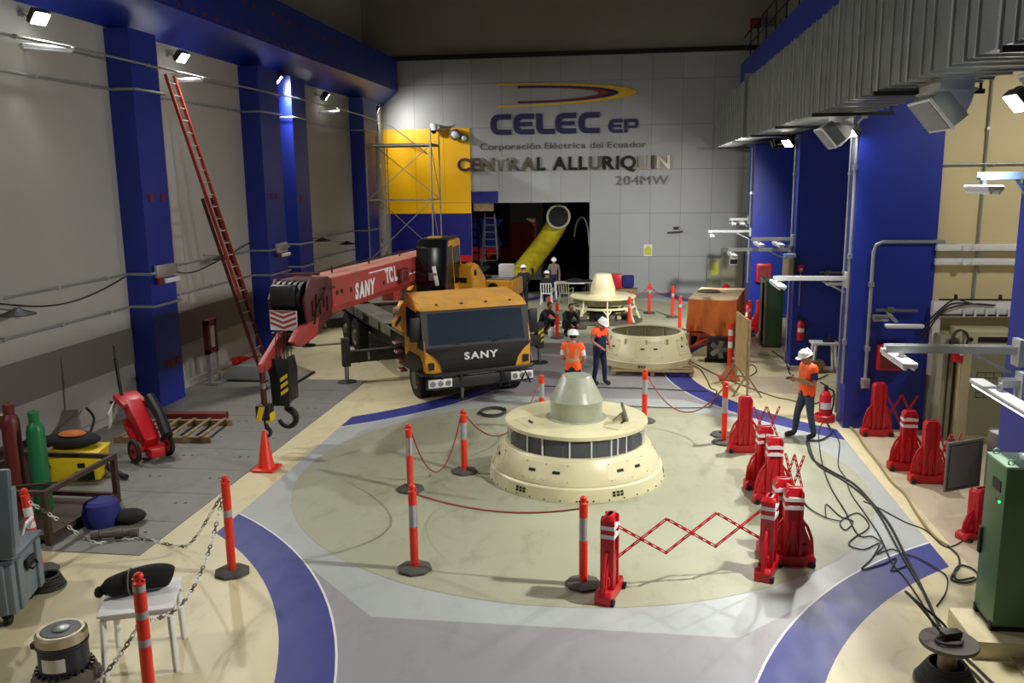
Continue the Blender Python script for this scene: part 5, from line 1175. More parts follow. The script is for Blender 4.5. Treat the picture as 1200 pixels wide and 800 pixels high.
# ================================================================ back wall: sign, emblem, scaffold, pipe, bay things
YW = 38.47
t = thing('wall_lettering', 'large dark blue block letters on the back wall, under the oval emblem', 'sign', (-3.6, YW, 6.9))
def block(ch, x, w, h, m='sign_navy'):
    """squared letters with one round left side"""
    th = h*.26; vb = w*.30
    def rnd(cx, cz, r, a0, a1, n=6): return [(cx+r*math.cos(a0+(a1-a0)*i/n), cz+r*math.sin(a0+(a1-a0)*i/n)) for i in range(n+1)]
    R = h*.42; b = MB(m)
    def P(pts): b.prism(pts, -.05, 0, axis='y')
    if ch in 'CE':
        P([(x+R, h), (x+w, h), (x+w, h-th), (x+R, h-th)]); P([(x+R, th), (x+w, th), (x+w, 0), (x+R, 0)])
        P(rnd(x+R, h-R, R, PI/2, PI)+rnd(x+R, R, R, PI, 1.5*PI)+[(x+R, th)]+[(x+vb, th*1.25), (x+vb, h-th*1.25), (x+R, h-th)])
        if ch == 'E': P([(x+vb, h*.60), (x+w*.92, h*.60), (x+w*.92, h*.40), (x+vb, h*.40)])
    if ch == 'L': P([(x, h), (x+vb*1.1, h), (x+vb*1.1, th), (x+w, th), (x+w, 0), (x+R*.8, 0)]+rnd(x+R*.8, R*.8, R*.8, 1.5*PI, PI))
    if ch == 'P':
        P([(x, 0), (x+vb*.8, 0), (x+vb*.8, h), (x, h)]); P([(x+vb, h), (x+w-R*.6, h)]+rnd(x+w-R*.6, h-R*.6, R*.6, PI/2, 0)+[(x+w, h*.5), (x+w-vb*.4, h*.32), (x+vb, h*.32), (x+vb, h*.5), (x+w-vb*.8, h*.5), (x+w-vb*.8, h-th), (x+vb, h-th)])
    return b
x = -6.12
for ch, w in zip('CELEC', (.92, .92, .82, .92, .92)):
    b = block(ch, 0, w, .88); b.bm.transform(Matrix.Translation((x+3.6, 0, .02))); b.build('letter', t); x += w+.09 if ch != 'L' else w+.0
x = -.98
for ch, w in zip('EP', (.62, .6)):
    b = block(ch, 0, w, .58); b.bm.transform(Matrix.Translation((x+3.6, 0, .02))); b.build('letter', t); x += w+.06
t = thing('wall_lettering', 'small grey raised lettering in one thin line below the blue letters', 'sign', (-6.6, YW, 6.3))
lettering('Corporación Eléctrica del Ecuador', t, 'sign_grey', Matrix.Identity(4), 7.25, .26, .03, part='letter', one=False, bold=.012)
t = thing('wall_lettering', 'shiny steel capital letters in the widest line on the back wall', 'sign', (-7.62, YW-.03, 5.4))
for i, o in enumerate(lettering('CENTRAL ALLURIQUIN', t, 'sign_steel', Matrix.Identity(4), 9.28, .54, .09, part='letter', one=False, bold=.03)):
    if i in (2, 5, 10, 14, 16): o.data.materials[0] = M['sign_steel_dull']
t = thing('wall_lettering', 'short steel line of numbers and capitals at the bottom right of the sign', 'sign', (-.64, YW-.03, 4.72))
lettering('204MW', t, 'sign_grey', Matrix.Identity(4), 2.25, .38, .05, part='letter', one=False, bold=0, space=.16)
t = thing('wall_emblem', 'yellow, red and blue oval swoosh emblem on the back wall above the letters', 'emblem', (0, YW, 8.6))
def half_oval(b, x0, xt, zt, thick_tip, thick_end, zc=0., d0=-.03, d1=0, n=28):
    o_ = []; i_ = []
    for k in range(n+1):
        a = PI/2-PI*k/n; o_.append((x0+(xt-x0)*math.cos(a), zc+zt*math.sin(a)))
        i_.append((x0+(xt-thick_tip-x0)*math.cos(a), zc+(zt-thick_end)*math.sin(a)))
    for k in range(n): b.prism([o_[k], o_[k+1], i_[k+1], i_[k]], d0, d1, axis='y')
b = MB('sign_yellow'); half_oval(b, -5.8, .22, .50, .80, .07); b.build('yellow_arc', t)
b = MB('sign_navy'); half_oval(b, -4.9, -.55, .36, .42, .05, d0=-.045); b.build('blue_arc', t)
b = MB('sign_red'); half_oval(b, -4.9, -.95, .315, .45, .04, d0=-.05); b.build('red_arc', t)
t = thing('sticker', 'yellow and white safety sticker on the back wall', 'sticker', (.8, 38.48, 1.87))
b = MB('paper'); b.box((0, 0, 0), (.36, .012, .5)); b.build('paper', t); b = MB('sticker'); b.prism([(-.15, -.2), (.15, -.2), (.15, .08), (0, .22), (-.15, .08)], -.012, -.006, axis='y'); b.build('symbol', t)
t = thing('emergency_light', 'small dark emergency light with its bracket on the back wall', 'light', (1.95, 38.4, 2.75))
b = MB('black'); b.box((.05, 0, .1), (.22, .14, .1), bev=.02); b.build('housing', t); b = MB('dark_steel'); b.box((0, 0, -.08), (.66, .16, .05), rot=(0, -.08, 0)); b.build('shelf', t)
b = MB('rust_red'); b.box((5.0, 38.3, 11.2), (.42, .2, .38), bev=.01); tag(b.build('exit_box'), 'dark red box high on the dark upper back wall', 'box')
t = thing('dome_camera', 'white dome camera hanging from a bracket above the yellow mural', 'camera', (-8.58, 38.1, 7.15))
b = MB('white_plastic'); b.lathe([(.0, .3), (.16, .28), (.17, .0), (.0, -.0)], 20); b.bar((0, 0, .2), (.8, .36, .25), .05); b.build('housing', t); b = MB('black_gloss'); b.ell((0, 0, -.0), (.14, .14, .15), 16, 8); b.build('dome', t)
t = thing('round_spotlights', 'pair of round chrome spotlights at the corner of the yellow mural', 'spotlight', (-7.45, 38.25, 6.9))
b = MB('steel'); b.ell((-.2, 0, .06), (.26, .2, .26), 18, 12); b.ell((.2, .05, -.1), (.18, .15, .18), 16, 10); b.bar((-1.2, .1, .3), (.1, .15, .1), .05); b.build('housing', t)
for x, z, r in ((-.2, .06, .16), (.2, -.1, .11)): b = MB('lamp_soft'); b.ell((x, -.14, z), (r, .1, r), 14, 8); b.build('lens', t)
# electric panels at the right end of the back wall
t = thing('panel_box', 'short grey electric panel with a yellow sticker at the foot of the back wall', 'panel', (3.65, 38.3, .35))
b = MB('grey_cab'); b.box((0, 0, .6), (.62, .3, 1.2), bev=.01); b.build('box_body', t); b = MB('sticker'); b.box((.02, -.156, .75), (.3, .01, .55)); b.build('sticker', t)
b = MB('grey_cab'); b.box((0, 0, -.17), (.6, .26, .34)); b.build('stand', t)
t = thing('grey_cabinet', 'tall grey electrical cabinet in the far right corner', 'cabinet', (4.38, 38.2, 0))
b = MB('grey_cab'); b.box((0, 0, .98), (.88, .5, 1.96), bev=.01); b.build('cabinet_body', t); b = MB('white_plastic'); b.box((.05, -.26, 1.45), (.36, .02, .34)); b.m('dark_steel').box((.05, -.265, 1.42), (.3, .02, .2)); b.build('meter', t)
b = MB('red_plastic'); b.lathe([(0, 0), (.2, 0), (.18, .5), (.05, .62), (0, .62)], 16); tag(b.build('red_drum'), 'red bottle shaped drum before the tall grey cabinet in the far corner', 'drum').location = (4.0, 36.6, 0)
# scaffold tower
t = thing('scaffold_tower', 'grey steel scaffold tower in front of the yellow mural', 'scaffold', (-8.98, 34.2, 0))
W_, D_ = 1.3, .75
def sbar(name, a, c, r=.024): b = MB('scaffold'); b.cyl(a, c, r, n=10); b.build(name, t)
for x in (-W_, W_):
    for y in (-D_, D_): sbar('upright', (x, y, 0), (x, y, 7.0 if y < 0 else 6.8), .03)
for z in (1.9, 4.25, 6.35):
    for y in (-D_, D_): sbar('ledger', (-W_, y, z), (W_, y, z))
    for x in (-W_, W_): sbar('transom', (x, -D_, z), (x, D_, z))
for z0, z1 in ((.2, 1.9), (1.9, 4.25), (4.25, 6.35)):
    sbar('brace', (-W_, -D_, z0), (W_, -D_, z1), .018); sbar('brace', (W_, D_, z0), (-W_, D_, z1), .018); sbar('brace', (W_, -D_, z1), (W_, D_, z0), .018)
b = MB('deck'); b.box((0, 0, 6.39), (2.6, 1.3, .05)); b.box((-.3, 0, 6.43), (1.4, .5, .03)); b.build('platform', t)
b = MB('scaffold')
for y in (-.2, .2): b.cyl((-W_+.45, y+.5, .1), (-W_+.45, y+.5, 6.3), .018, n=8)
for k in range(20): b.cyl((-W_+.45, .3, .3+.3*k), (-W_+.45, .7, .3+.3*k), .012, n=6)
b.build('ladder', t)
for x in (-W_, W_):
    for y in (-D_, D_): b = MB('dark_steel'); b.box((x, y, .02), (.15, .15, .04)); b.build('foot_plate', t)
b = MB('wall_low'); b.box((-10.85, 37.0, 4.1), (.3, .34, 8.2)); struct(b.build('wall_mast'))
conduit('pale conduit mast beside the scaffold on the left wall', [(-10.6, 36.2, .1), (-10.6, 36.2, 8.0)], .07, 1.4)
# yellow ventilation pipe in the opening
t = thing('ventilation_pipe', 'yellow flexible ventilation pipe with an open pale mouth in the dark opening', 'pipe', (-3.2, 39, 0))
P = smooth_path([(-.07, 1.0, 3.29), (-.08, 1.5, 3.27), (-.2, 2.0, 3.0), (-.6, 2.0, 2.3), (-1.2, .9, 1.45), (-1.6, -.6, .85), (-1.78, -1.6, .5)], 8)
b = MB('pipe_yellow'); rad = [.48+.012*(i % 2) for i in range(len(P))]; b.tube(P, rad, 26); b.build('pipe_body', t, ang=60)
b = MB('pipe_rim'); b.tube([(-.07+.51*math.cos(a), .97, 3.29+.52*math.sin(a)) for a in [i*PI/16 for i in range(32)]], .055, 8, closed=True); b.build('rim', t)
b = MB('pipe_dark'); b.lathe([(0, 0), (.47, 0), (.47, .02), (0, .02)], 28, T=Matrix.Translation((-.07, .995, 3.29)) @ Matrix.Rotation(PI/2, 4, 'X')); b.build('mouth', t)
b = MB('white_plastic'); b.tube(smooth_path([(-1.9, 41, 1.9), (-1.95, 41, 2.6), (-2.1, 41, 3.1), (-2.3, 41, 3.2), (-2.5, 41, 2.9), (-2.6, 41, 2.3)]), .04, 8); tag(b.build('white_hose'), 'thin pale hose arching in the dark right part of the opening', 'hose')
t = thing('step_ladder', 'aluminium step ladder standing in the dark opening', 'ladder', (-7.1, 43.6, .68))
b = MB('alu'); 
for s in (-1, 1): b.bar((s*.42, 0, 0), (s*.24, .25, 2.7), .07)
b.build('front_rails', t)
b = MB('alu')
for s in (-1, 1): b.bar((s*.4, .9, 0), (s*.24, .3, 2.7), .05)
b.build('rear_rails', t)
for k in range(7): b = MB('alu'); f = (k+.7)/7.5; b.box((0, .25*f, 2.7*f), (.84-.36*f, .12, .05)); b.build('step', t)
# far work table, chairs and small things
t = thing('work_table', 'white topped work table in front of the dark opening', 'table', (-1.95, 35.9, 0))
b = MB('white_paint'); b.box((0, 0, .74), (2.3, .8, .04), bev=.01); b.build('tabletop', t)
for x in (-1.1, 1.1):
    for y in (-.35, .35): b = MB('white_paint'); b.bar((x, y, 0), (x, y, .73), .05); b.build('leg', t)
b = MB('dark_cloth'); b.ell((-.3, 0, .82), (.4, .25, .1), 14, 8); b.ell((.2, .05, .8), (.25, .2, .07), 12, 8); tag(b.build('dark_bag'), 'dark bags lying on the far work table', 'bag').location = (-1.95, 35.9, 0)
def chair(label, x, y, rz, m='white_plastic'):
    t = thing('plastic_chair', label, 'chair', (x, y, 0), rz)
    b = MB(m); b.box((0, 0, .44), (.44, .42, .035), bev=.012); b.build('seat', t)
    b = MB(m)
    for s in (-.2, -.1, 0, .1, .2): b.bar((s, .2, .45), (s*1.05, .27, .84), .035, .02)
    b.bar((-.23, .27, .85), (.23, .27, .85), .05, .03); b.build('backrest', t)
    for sx in (-1, 1):
        b = MB(m); b.bar((sx*.24, .22, .64), (sx*.25, -.18, .64), .04, .025); b.bar((sx*.25, -.18, .64), (sx*.23, -.2, .44), .03); b.build('armrest', t)
        for sy in (-1, 1): b = MB(m); b.bar((sx*.19, sy*.18, .44), (sx*.22, sy*.23, 0), .04); b.build('leg', t)
chair('white plastic chair under the seated worker at the far work table', -3.33, 34.75, PI)
chair('white plastic chair beside the far work table, right one', -2.55, 34.9, PI-.3, 'grey_cab')
chair('dark plastic chair at the right end of the far work table', -1.6, 34.9, PI+.2, 'dark_steel')
b = MB('red_plastic'); b.box((0, 0, .3), (.5, .4, .6), bev=.04); b.m('navy_shirt').box((.5, .1, .28), (.5, .4, .5), bev=.06); tag(b.build('tool_boxes'), 'red and blue tool case near the right end of the far work table', 'tool case').location = (-.55, 36.4, .45)
b = MB('wood'); b.box((-.3, 36.4, .22), (1.3, .6, .44), bev=.02); tag(b.build('wooden_crate'), 'low wooden crate under the red and blue tool case', 'crate')
b = MB('white_plastic'); b.lathe([(0, 0), (.11, 0), (.115, .03), (.115, .22), (.05, .3), (.035, .34), (0, .34)], 20); tag(b.build('white_can'), 'white plastic can on the floor beside the crouching workers', 'can').location = (-2.45, 27.2, 0)
b = MB('bronze_grey'); b.box((0, 0, .12), (.7, .5, .24), bev=.04); b.cyl((-.3, .1, .3), (.35, .1, .3), .1, n=14); tag(b.build('machine_part'), 'dark machine part on the floor beside the far bare generator', 'machine part').location = (-1.75, 28.9, 0)
# ================================================================ people
def V3(*a): return Vector(a)
def person(label, loc, rz, J, wear, hat='helmet', hat_label=None, head_turn=0., head_down=0., s=1., hold=None):
    """J: joints in the person's own frame (faces -Y, x to the viewer's right when facing the viewer). One skinned body, clothes as children."""
    t = thing('person', label, 'person', loc, rz); t.scale = (s, s, s)
    bm = bmesh.new(); sk = bm.verts.layers.skin.verify(); vid = {}; bones = []
    def v(n, p, r, root=False):
        q = bm.verts.new(p); q[sk].radius = (r, r) if not isinstance(r, tuple) else r; q[sk].use_root = root; vid[n] = q; return q
    def e(a, b_, reg):
        bm.edges.new((vid[a], vid[b_])); bones.append((reg, vid[a].co.copy(), vid[b_].co.copy(), {'torso': .13, 'hips': .11, 'shoulder': .09, 'thigh': .075, 'neck': .06}.get(reg, .04)))
    v('pelvis', J['pelvis'], .125, True); v('waist', J['waist'], .122); v('chest', J['chest'], .142); v('neck', J['neck'], .062); v('skull', J['head']-V3(0, 0, .05), .062)
    e('pelvis', 'waist', 'torso'); e('waist', 'chest', 'torso'); e('chest', 'neck', 'neck'); e('neck', 'skull', 'neck')
    for S in 'LR':
        v('hip'+S, J['hip'+S], .092); v('mid'+S, (J['hip'+S]+J['knee'+S])/2, .080); v('knee'+S, J['knee'+S], .060); v('calf'+S, J['knee'+S].lerp(J['ankle'+S], .4), .058); v('ankle'+S, J['ankle'+S], .044); v('toe'+S, J['toe'+S], .040)
        for a, b_, g in (('pelvis', 'hip'+S, 'hips'), ('hip'+S, 'mid'+S, 'thigh'), ('mid'+S, 'knee'+S, 'thigh'), ('knee'+S, 'calf'+S, 'calf'), ('calf'+S, 'ankle'+S, 'calf'), ('ankle'+S, 'toe'+S, 'foot'+S)): e(a, b_, g)
        v('sh'+S, J['sh'+S], .066); v('el'+S, J['el'+S], .045); v('fore'+S, J['el'+S].lerp(J['wr'+S], .35), .043); v('wr'+S, J['wr'+S], .030)
        d = (J['wr'+S]-J['el'+S]).normalized(); J.setdefault('dir'+S, d); d = J['dir'+S].normalized()
        e('chest', 'sh'+S, 'shoulder'); e('sh'+S, 'el'+S, 'upper'); e('el'+S, 'fore'+S, 'fore'); e('fore'+S, 'wr'+S, 'fore')
        pm = J['wr'+S]+d*.055; v('palm'+S, pm, .034); e('wr'+S, 'palm'+S, 'hand')
        side = J.get('side'+S, V3(1, 0, 0)); side = (side-d*side.dot(d)).normalized(); nrm = d.cross(side).normalized(); curl = J.get('curl'+S, nrm)
        for k, (off, ln) in enumerate(((-.03, .062), (-.01, .075), (.011, .07), (.03, .055))):
            v('kn%d%s' % (k, S), pm+d*.04+side*off, .0115); v('m%d%s' % (k, S), pm+d*(.04+ln*.55)+side*off*1.1+curl*.008, .0095); v('t%d%s' % (k, S), pm+d*(.04+ln*.85)+side*off*1.1+curl*.035, .008)
            e('palm'+S, 'kn%d%s' % (k, S), 'hand'); e('kn%d%s' % (k, S), 'm%d%s' % (k, S), 'hand'); e('m%d%s' % (k, S), 't%d%s' % (k, S), 'hand')
        th = J.get('thumb'+S, -1); v('th'+S, pm-d*.01+side*th*.045+curl*.01, .012); v('tt'+S, pm+d*.03+side*th*.06+curl*.03, .0095); e('palm'+S, 'th'+S, 'hand'); e('th'+S, 'tt'+S, 'hand')
    me = bpy.data.meshes.new('body'); bm.to_mesh(me); bm.free()
    o = bpy.data.objects.new('body', me); C.objects.link(o)
    o.modifiers.new('skin', 'SKIN').use_smooth_shade = True; sd = o.modifiers.new('sub', 'SUBSURF'); sd.levels = 2; sd.render_levels = 2
    dg = bpy.context.evaluated_depsgraph_get(); m2 = bpy.data.meshes.new_from_object(o.evaluated_get(dg)); bpy.data.objects.remove(o)
    b = MB('skin'); b.bm.from_mesh(m2); bpy.data.meshes.remove(m2)
    for f in b.bm.faces: f.material_index = 0
    src = b.bm.copy()
    # head: skull, face and ears on the same surface
    HT = Matrix.Translation(J['head']) @ Matrix.Rotation(head_turn, 4, 'Z') @ Matrix.Rotation(head_down, 4, 'X')
    b.m('skin').ell((0, 0, .02), (.076, .098, .118), 20, 14, T=HT); b.ell((0, -.03, -.055), (.056, .07, .06), 16, 10, T=HT)
    b.prism([(-.012, -.03), (.012, -.03), (.007, .02), (-.007, .02)], -.118, -.08, T=HT, bev=.004)
    for s_ in (-1, 1):
        b.m('skin').ell((s_*.078, .01, -.005), (.012, .02, .032), 10, 6, T=HT); b.m('eye').ell((s_*.03, -.088, .01), (.012, .008, .007), 8, 6, T=HT)
        b.m('hair').box((s_*.03, -.094, .03), (.03, .008, .008), T=HT)
    b.m('lip').ell((0, -.095, -.06), (.024, .008, .008), 10, 6, T=HT)
    b.build('body', t, ang=180)
    b = MB('hair'); b.ell((0, .018, .035), (.081, .096, .118), 18, 12, T=HT)
    for q in [q for q in b.bm.verts if (HT.inverted() @ q.co).z < -.03 or ((HT.inverted() @ q.co).y < -.045 and (HT.inverted() @ q.co).z < .07)]: b.bm.verts.remove(q)
    b.build('hair', t)
    # clothes: the body's own surface, offset outwards region by region
    def region(c):
        best = None
        for reg, a, d, rad in bones:
            ab = d-a; f = max(0, min(1, (c-a).dot(ab)/max(ab.length_squared, 1e-9))); l = (c-(a+ab*f)).length-rad
            if best is None or l < best[0]: best = (l, reg, f)
        return best
    src.faces.ensure_lookup_table(); reg = [region(f.calc_center_median()) for f in src.faces]
    def garment(name, pick, off, m, tape=None):
        q = src.copy(); q.faces.ensure_lookup_table(); q.normal_update()
        kill = [f for f in q.faces if not pick(reg[f.index][1], reg[f.index][2], f.calc_center_median())]
        nv = {vv.index: vv.normal.copy() for vv in q.verts}
        q.verts.index_update()
        for vv in q.verts: vv.co += vv.normal*off
        bmesh.ops.delete(q, geom=kill, context='FACES')
        g = MB(m); g.bm.free(); g.bm = q
        if tape:
            g.m(tape[0])
            for f in q.faces:
                if tape[1](f.calc_center_median()): f.material_index = 1
        seen = set(); isl = []
        for f in q.faces:
            if f in seen: continue
            st = [f]; seen.add(f); comp = []
            while st:
                h = st.pop(); comp.append(h)
                for ed in h.edges:
                    for k in ed.link_faces:
                        if k not in seen: seen.add(k); st.append(k)
            isl.append(comp)
        if isl:
            big = max(len(c_) for c_ in isl)
            bmesh.ops.delete(q, geom=[f for c_ in isl if len(c_) < (.999 if name == 'shoe' else .25)*big for f in c_], context='FACES')
        bmesh.ops.delete(q, geom=[v_ for v_ in q.verts if not v_.link_faces], context='VERTS')
        if q.faces: return g.build(name, t, ang=180)
    up = (J['neck']-J['pelvis']); L = up.length; up = up.normalized()
    def hgt(c): return (c-J['pelvis']).dot(up)/L
    if 'trousers' in wear: garment('trousers', lambda r, f, c: r in ('hips', 'thigh', 'calf') or (r == 'torso' and hgt(c) < .12), .010, wear['trousers'])
    if 'shoes' in wear:
        [garment('shoe', lambda r, f, c, S=S: r == 'foot'+S and c.z < .15, .014, wear['shoes']) for S in 'LR']
    if 'shirt' in wear: garment('shirt', lambda r, f, c: (r in ('torso', 'shoulder', 'neck') and hgt(c) < .99 and hgt(c) > .06) or (r == 'upper' and (f < .7 or wear.get('long'))) or (r == 'fore' and wear.get('long')), .010, wear['shirt'])
    if 'vest' in wear: garment('vest', lambda r, f, c: (r in ('torso', 'shoulder', 'neck') and hgt(c) < .99 and hgt(c) > -.02) or (r in ('hips', 'thigh') and hgt(c) > -.14) or (r == 'upper' and f < .12), .026, wear['vest'],
                               ('vest_tape', lambda c: .24 < hgt(c) < .34 or (.34 < hgt(c) < .97 and abs(abs((c-J['chest']).x)-.085) < .016)) if 'yoke' not in wear else (wear['yoke'], lambda c: hgt(c) > .60))
    if 'belt' in wear: garment('belt', lambda r, f, c: r in ('torso', 'hips', 'thigh') and -.2 < hgt(c) < -.12, .022, wear['belt'])
    if hat:
        b = MB('helmet'); b.lathe([(.0, .155), (.05, .15), (.09, .125), (.112, .08), (.118, .035), (.128, .03), (.128, .024), (.112, .03)], 28, c=(0, .0, .02), T=HT @ Matrix.Diagonal((1, 1.15, 1, 1)))
        b.prism([(-.09, -.10), (.09, -.10), (.075, -.17), (.04, -.19), (-.04, -.19), (-.075, -.17)], .045, .055, axis='z', T=HT); b.box((0, 0, .165), (.03, .2, .02), T=HT, bev=.008); b.build('hard_hat', t)
    return t, J
def stand(**kw):
    J = dict(pelvis=V3(0, 0, .96), waist=V3(0, 0, 1.12), chest=V3(0, .01, 1.32), neck=V3(0, .01, 1.48), head=V3(0, -.02, 1.60), hipL=V3(-.09, 0, .90), hipR=V3(.09, 0, .90), kneeL=V3(-.10, -.02, .50), kneeR=V3(.10, -.02, .50), ankleL=V3(-.11, .02, .09), ankleR=V3(.11, .02, .09),
             toeL=V3(-.13, -.15, .045), toeR=V3(.13, -.15, .045), shL=V3(-.185, .01, 1.41), shR=V3(.185, .01, 1.41), elL=V3(-.24, .04, 1.13), elR=V3(.24, .04, 1.13), wrL=V3(-.24, -.06, .89), wrR=V3(.24, -.06, .89))
    J.update(kw); return J
# worker with a phone, at the right; faces the middle of the hall
t, J = person('worker in an orange vest and jeans looking at a phone by the right blue pier', (3.42, 16.74, 0), math.radians(-72), stand(
    head=V3(0, -.06, 1.595), neck=V3(0, -.01, 1.48), elL=V3(-.23, .02, 1.12), elR=V3(.23, .03, 1.12), wrL=V3(-.09, -.22, 1.16), wrR=V3(.06, -.27, 1.20), dirL=V3(.5, -.8, .25), dirR=V3(-.45, -.85, .2), sideL=V3(0, .2, 1), sideR=V3(0, .2, 1), curlL=V3(.5, .5, 0), curlR=V3(-.5, .5, 0),
    ankleL=V3(-.12, -.16, .09), kneeL=V3(-.11, -.12, .50), toeL=V3(-.16, -.33, .045), ankleR=V3(.12, .12, .09), kneeR=V3(.11, .03, .5), toeR=V3(.16, -.04, .045)),
    dict(trousers='jeans', shoes='shoe', shirt='navy_shirt', vest='vest', belt='black'), head_down=.38)
b = MB('black'); b.box((-.01, -.37, 1.235), (.09, .16, .012), rot=(.5, 0, 0), bev=.004); ph = tag(b.build('mobile_phone'), 'dark mobile phone in the hand of the right worker', 'phone'); ph.location = (3.42, 16.74, 0); ph.rotation_euler = (0, 0, math.radians(-72))
b = MB('black'); b.box((-.15, .12, .86), (.09, .16, .26), bev=.03); b.build('hip_bag', t)
# worker in an orange vest seen from behind, past the near generator
person('worker in an orange vest and white shirt seen from behind, past the near generator', (-1.2, 18.55, 0), math.radians(172), stand(
    elL=V3(-.25, .0, 1.12), wrL=V3(-.17, -.2, 1.02), elR=V3(.25, .0, 1.12), wrR=V3(.16, -.2, 1.05)), dict(trousers='navy', shoes='shoe', shirt='white_cloth', vest='vest'), head_turn=.2, head_down=.15)
# worker with a dark and orange vest, head bent, beside the ring
person('worker in an orange and navy vest with bowed head beside the open ring', (-.70, 20.85, 0), math.radians(48), stand(
    head=V3(0, -.09, 1.57), neck=V3(0, -.035, 1.47), chest=V3(0, -.02, 1.32), elL=V3(-.25, .02, 1.14), wrL=V3(-.15, -.2, 1.0), elR=V3(.24, -.06, 1.15), wrR=V3(.12, -.24, 1.02),
    ankleL=V3(-.1, .1, .09), kneeL=V3(-.1, .02, .5), toeL=V3(-.12, -.06, .045), ankleR=V3(.1, -.1, .09), kneeR=V3(.1, -.08, .5), toeR=V3(.12, -.26, .045)),
    dict(trousers='navy', shoes='shoe', shirt='grey_cloth', vest='navy', yoke='vest', belt='navy'), head_down=.5, s=.97)
# two workers crouching in dark clothes beside the far generator
def crouch(**kw):
    J = stand(pelvis=V3(0, .1, .32), waist=V3(0, .06, .48), chest=V3(0, -.08, .66), neck=V3(0, -.15, .82), head=V3(0, -.21, .93), hipL=V3(-.1, .06, .30), hipR=V3(.1, .06, .30), kneeL=V3(-.17, -.32, .44), kneeR=V3(.17, -.32, .44), ankleL=V3(-.15, -.10, .09), ankleR=V3(.15, -.10, .09), toeL=V3(-.17, -.28, .045), toeR=V3(.17, -.28, .045),
              shL=V3(-.18, -.09, .74), shR=V3(.18, -.09, .74), elL=V3(-.24, -.28, .56), elR=V3(.24, -.28, .56), wrL=V3(-.12, -.48, .42), wrR=V3(.12, -.48, .42)); J.update(kw); return J
person('crouching worker in dark clothes behind the red post by the far generator', (-1.95, 27.6, 0), math.radians(30), crouch(), dict(trousers='dark_cloth', shoes='shoe', shirt='dark_cloth', long=1), hat=None, head_down=.4)
person('crouching worker in dark clothes half hidden by the truck mirror', (-2.75, 27.9, 0), math.radians(60), crouch(), dict(trousers='dark_cloth', shoes='shoe', shirt='dark_cloth', long=1), hat=None, head_down=.5)
person('standing worker in dark clothes and white helmet left of the far work table', (-4.05, 33.0, 0), math.radians(205), stand(elR=V3(.24, -.05, 1.14), wrR=V3(.14, -.28, 1.1), elL=V3(-.24, -.05, 1.14), wrL=V3(-.12, -.28, 1.05)), dict(trousers='dark_cloth', shoes='shoe', shirt='dark_cloth', long=1), head_down=.2)
sit = stand(pelvis=V3(0, .05, .55), waist=V3(0, .06, .70), chest=V3(0, .04, .90), neck=V3(0, .0, 1.06), head=V3(0, -.04, 1.18), hipL=V3(-.1, .03, .53), hipR=V3(.1, .03, .53), kneeL=V3(-.12, -.38, .52), kneeR=V3(.12, -.38, .52), ankleL=V3(-.12, -.36, .09), ankleR=V3(.12, -.36, .09), toeL=V3(-.13, -.54, .045), toeR=V3(.13, -.54, .045),
            shL=V3(-.185, .03, .99), shR=V3(.185, .03, .99), elL=V3(-.24, -.05, .74), elR=V3(.24, -.05, .74), wrL=V3(-.14, -.28, .76), wrR=V3(.14, -.28, .76))
person('worker in dark clothes and white helmet seated with back turned at the far work table', (-3.33, 34.8, 0), PI, sit, dict(trousers='dark_cloth', shoes='shoe', shirt='dark_cloth', long=1), head_down=.2)
person('worker in a grey shirt and white helmet standing behind the far work table', (-3.2, 36.7, 0), math.radians(10), stand(), dict(trousers='navy', shoes='shoe', shirt='grey_cloth', long=1), head_down=.2, s=.97)
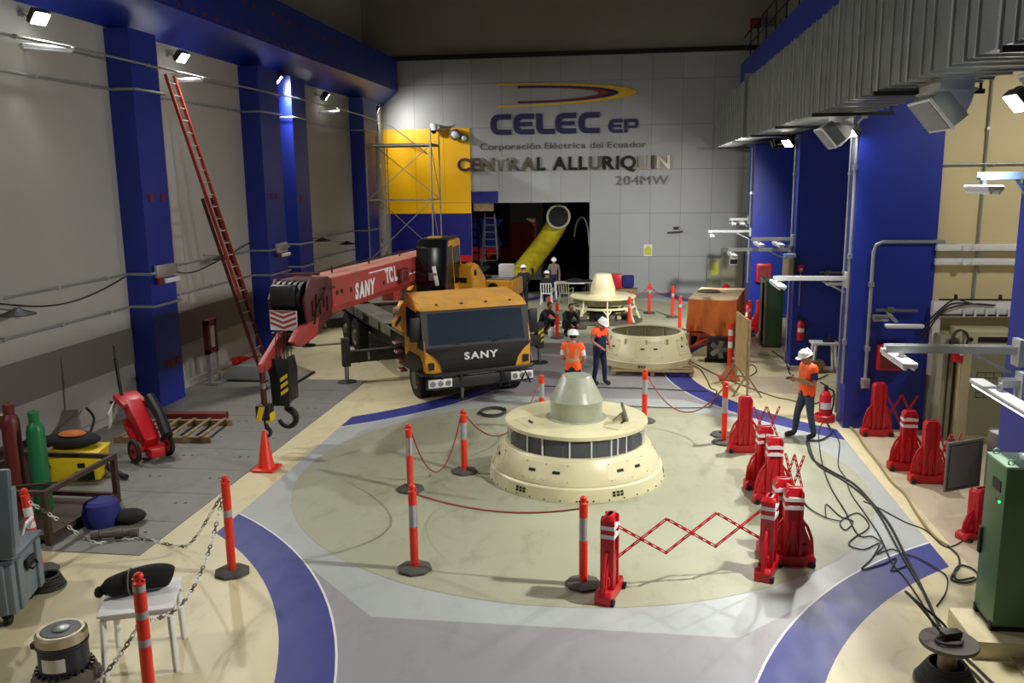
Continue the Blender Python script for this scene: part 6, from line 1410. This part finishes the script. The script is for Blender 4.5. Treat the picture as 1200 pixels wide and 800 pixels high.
# ================================================================ light
def spot(loc, target, power, size=130, blend=.9, rad=.15, col=(1, .97, .92), parent=None):
    l = bpy.data.lights.new('floodlight_beam', 'SPOT'); l.energy = power; l.spot_size = math.radians(size); l.spot_blend = blend; l.shadow_soft_size = rad; l.color = col
    o = bpy.data.objects.new('floodlight_beam', l); C.objects.link(o); o.location = loc
    o.rotation_euler = (Vector(target)-Vector(loc)).to_track_quat('-Z', 'Y').to_euler()
    return o
def flood(loc, target, power, label, arm=None, s=.3, **kw):
    T = Matrix.Translation(loc) @ (Vector(target)-Vector(loc)).to_track_quat('-Z', 'Y').to_matrix().to_4x4()
    t = thing('floodlight', label, 'floodlight', loc, 0, 'hall floodlights'); I = Matrix.Translation(-Vector(loc))
    b = MB('dark_steel'); b.box((0, 0, .05), (s*1.15, s*.95, .1), T=I @ T, bev=.015)
    for k in range(5): b.box((-s*.4+k*s*.2, 0, .13), (.015, s*.8, .06), T=I @ T)
    b.build('housing', t)
    b = MB('lamp_on'); b.box((0, 0, -.006), (s, s*.8, .012), T=I @ T, bev=.004); b.build('lens', t)
    b = MB('galv'); a = Vector(arm)-Vector(loc)
    b.bar((0, 0, 0), a, .03); b.box(a, (.1, .1, .1)); b.build('bracket', t)
    d = (Vector(target)-Vector(loc)).normalized()
    spot(Vector(loc)+d*.06, target, power, **kw)
for i, (y, z, p, w) in enumerate(((15.1, 7.95, 1200, 'nearest the foreground'), (20.2, 7.93, 1400, 'above the top of the extension ladder'), (26.0, 8.05, 1900, 'in front of the double blue pillar'), (30.1, 7.9, 1000, 'just past the double blue pillar'), (36.2, 7.92, 560, 'beside the yellow mural'))):
    flood((-10.6, y, z), ((-2, y-2.5, 0), (-2, y-1, 0), (-1.5, y+3, 0), (-.5, 38.0, -1.5), (-9.0, 38.4, 6.6))[i], p, 'bright white floodlight high on the left wall, '+w, (-10.98, y, z+.1), size=(140, 140, 140, 88, 120)[i])
for (x, y, z), p, w, a, tg in (((3.95, 25.3, 5.85), 3700, 'left one of the pair below the far duct', (4.31, 24.15, 5.9), (-2, 36, -1)), ((4.0, 23.6, 5.83), 700, 'right one of the pair below the far duct', (4.31, 23.7, 6.0), (-1, 20, 0)),
        ((4.05, 17.3, 5.8), 2300, 'beside the round white duct spout', (4.35, 17.5, 6.1), (-2, 15, 0)), ((3.98, 9.95, 5.72), 2200, 'under the nearest duct outlet at the right edge', (4.3, 9.95, 6.0), (-2.5, 9.5, 0))):
    flood((x, y, z), tg, p, 'bright white floodlight on the right side, '+w, a, s=.26, size=150 if y < 25 else 90)
# lamps of the nearer half of the hall, above and behind the viewpoint
for x, y, p in ((-10.4, 6, 650), (3.9, 3, 2200)): spot((x, y, 7.6), (-2.5, 9, 0), p, size=150, rad=.3)
spot((8.3, 13.5, 7.5), (6.5, 16.5, 1), 500, size=150, rad=.2)
w = bpy.data.worlds.new('world'); bpy.context.scene.world = w; w.use_nodes = True
w.node_tree.nodes['Background'].inputs[0].default_value = (.5, .55, .6, 1); w.node_tree.nodes['Background'].inputs[1].default_value = .05
vs = bpy.context.scene.view_settings
vs.view_transform = 'Standard'; vs.look = 'None'; vs.gamma = 1; vs.exposure = .16; vs.use_curve_mapping = False
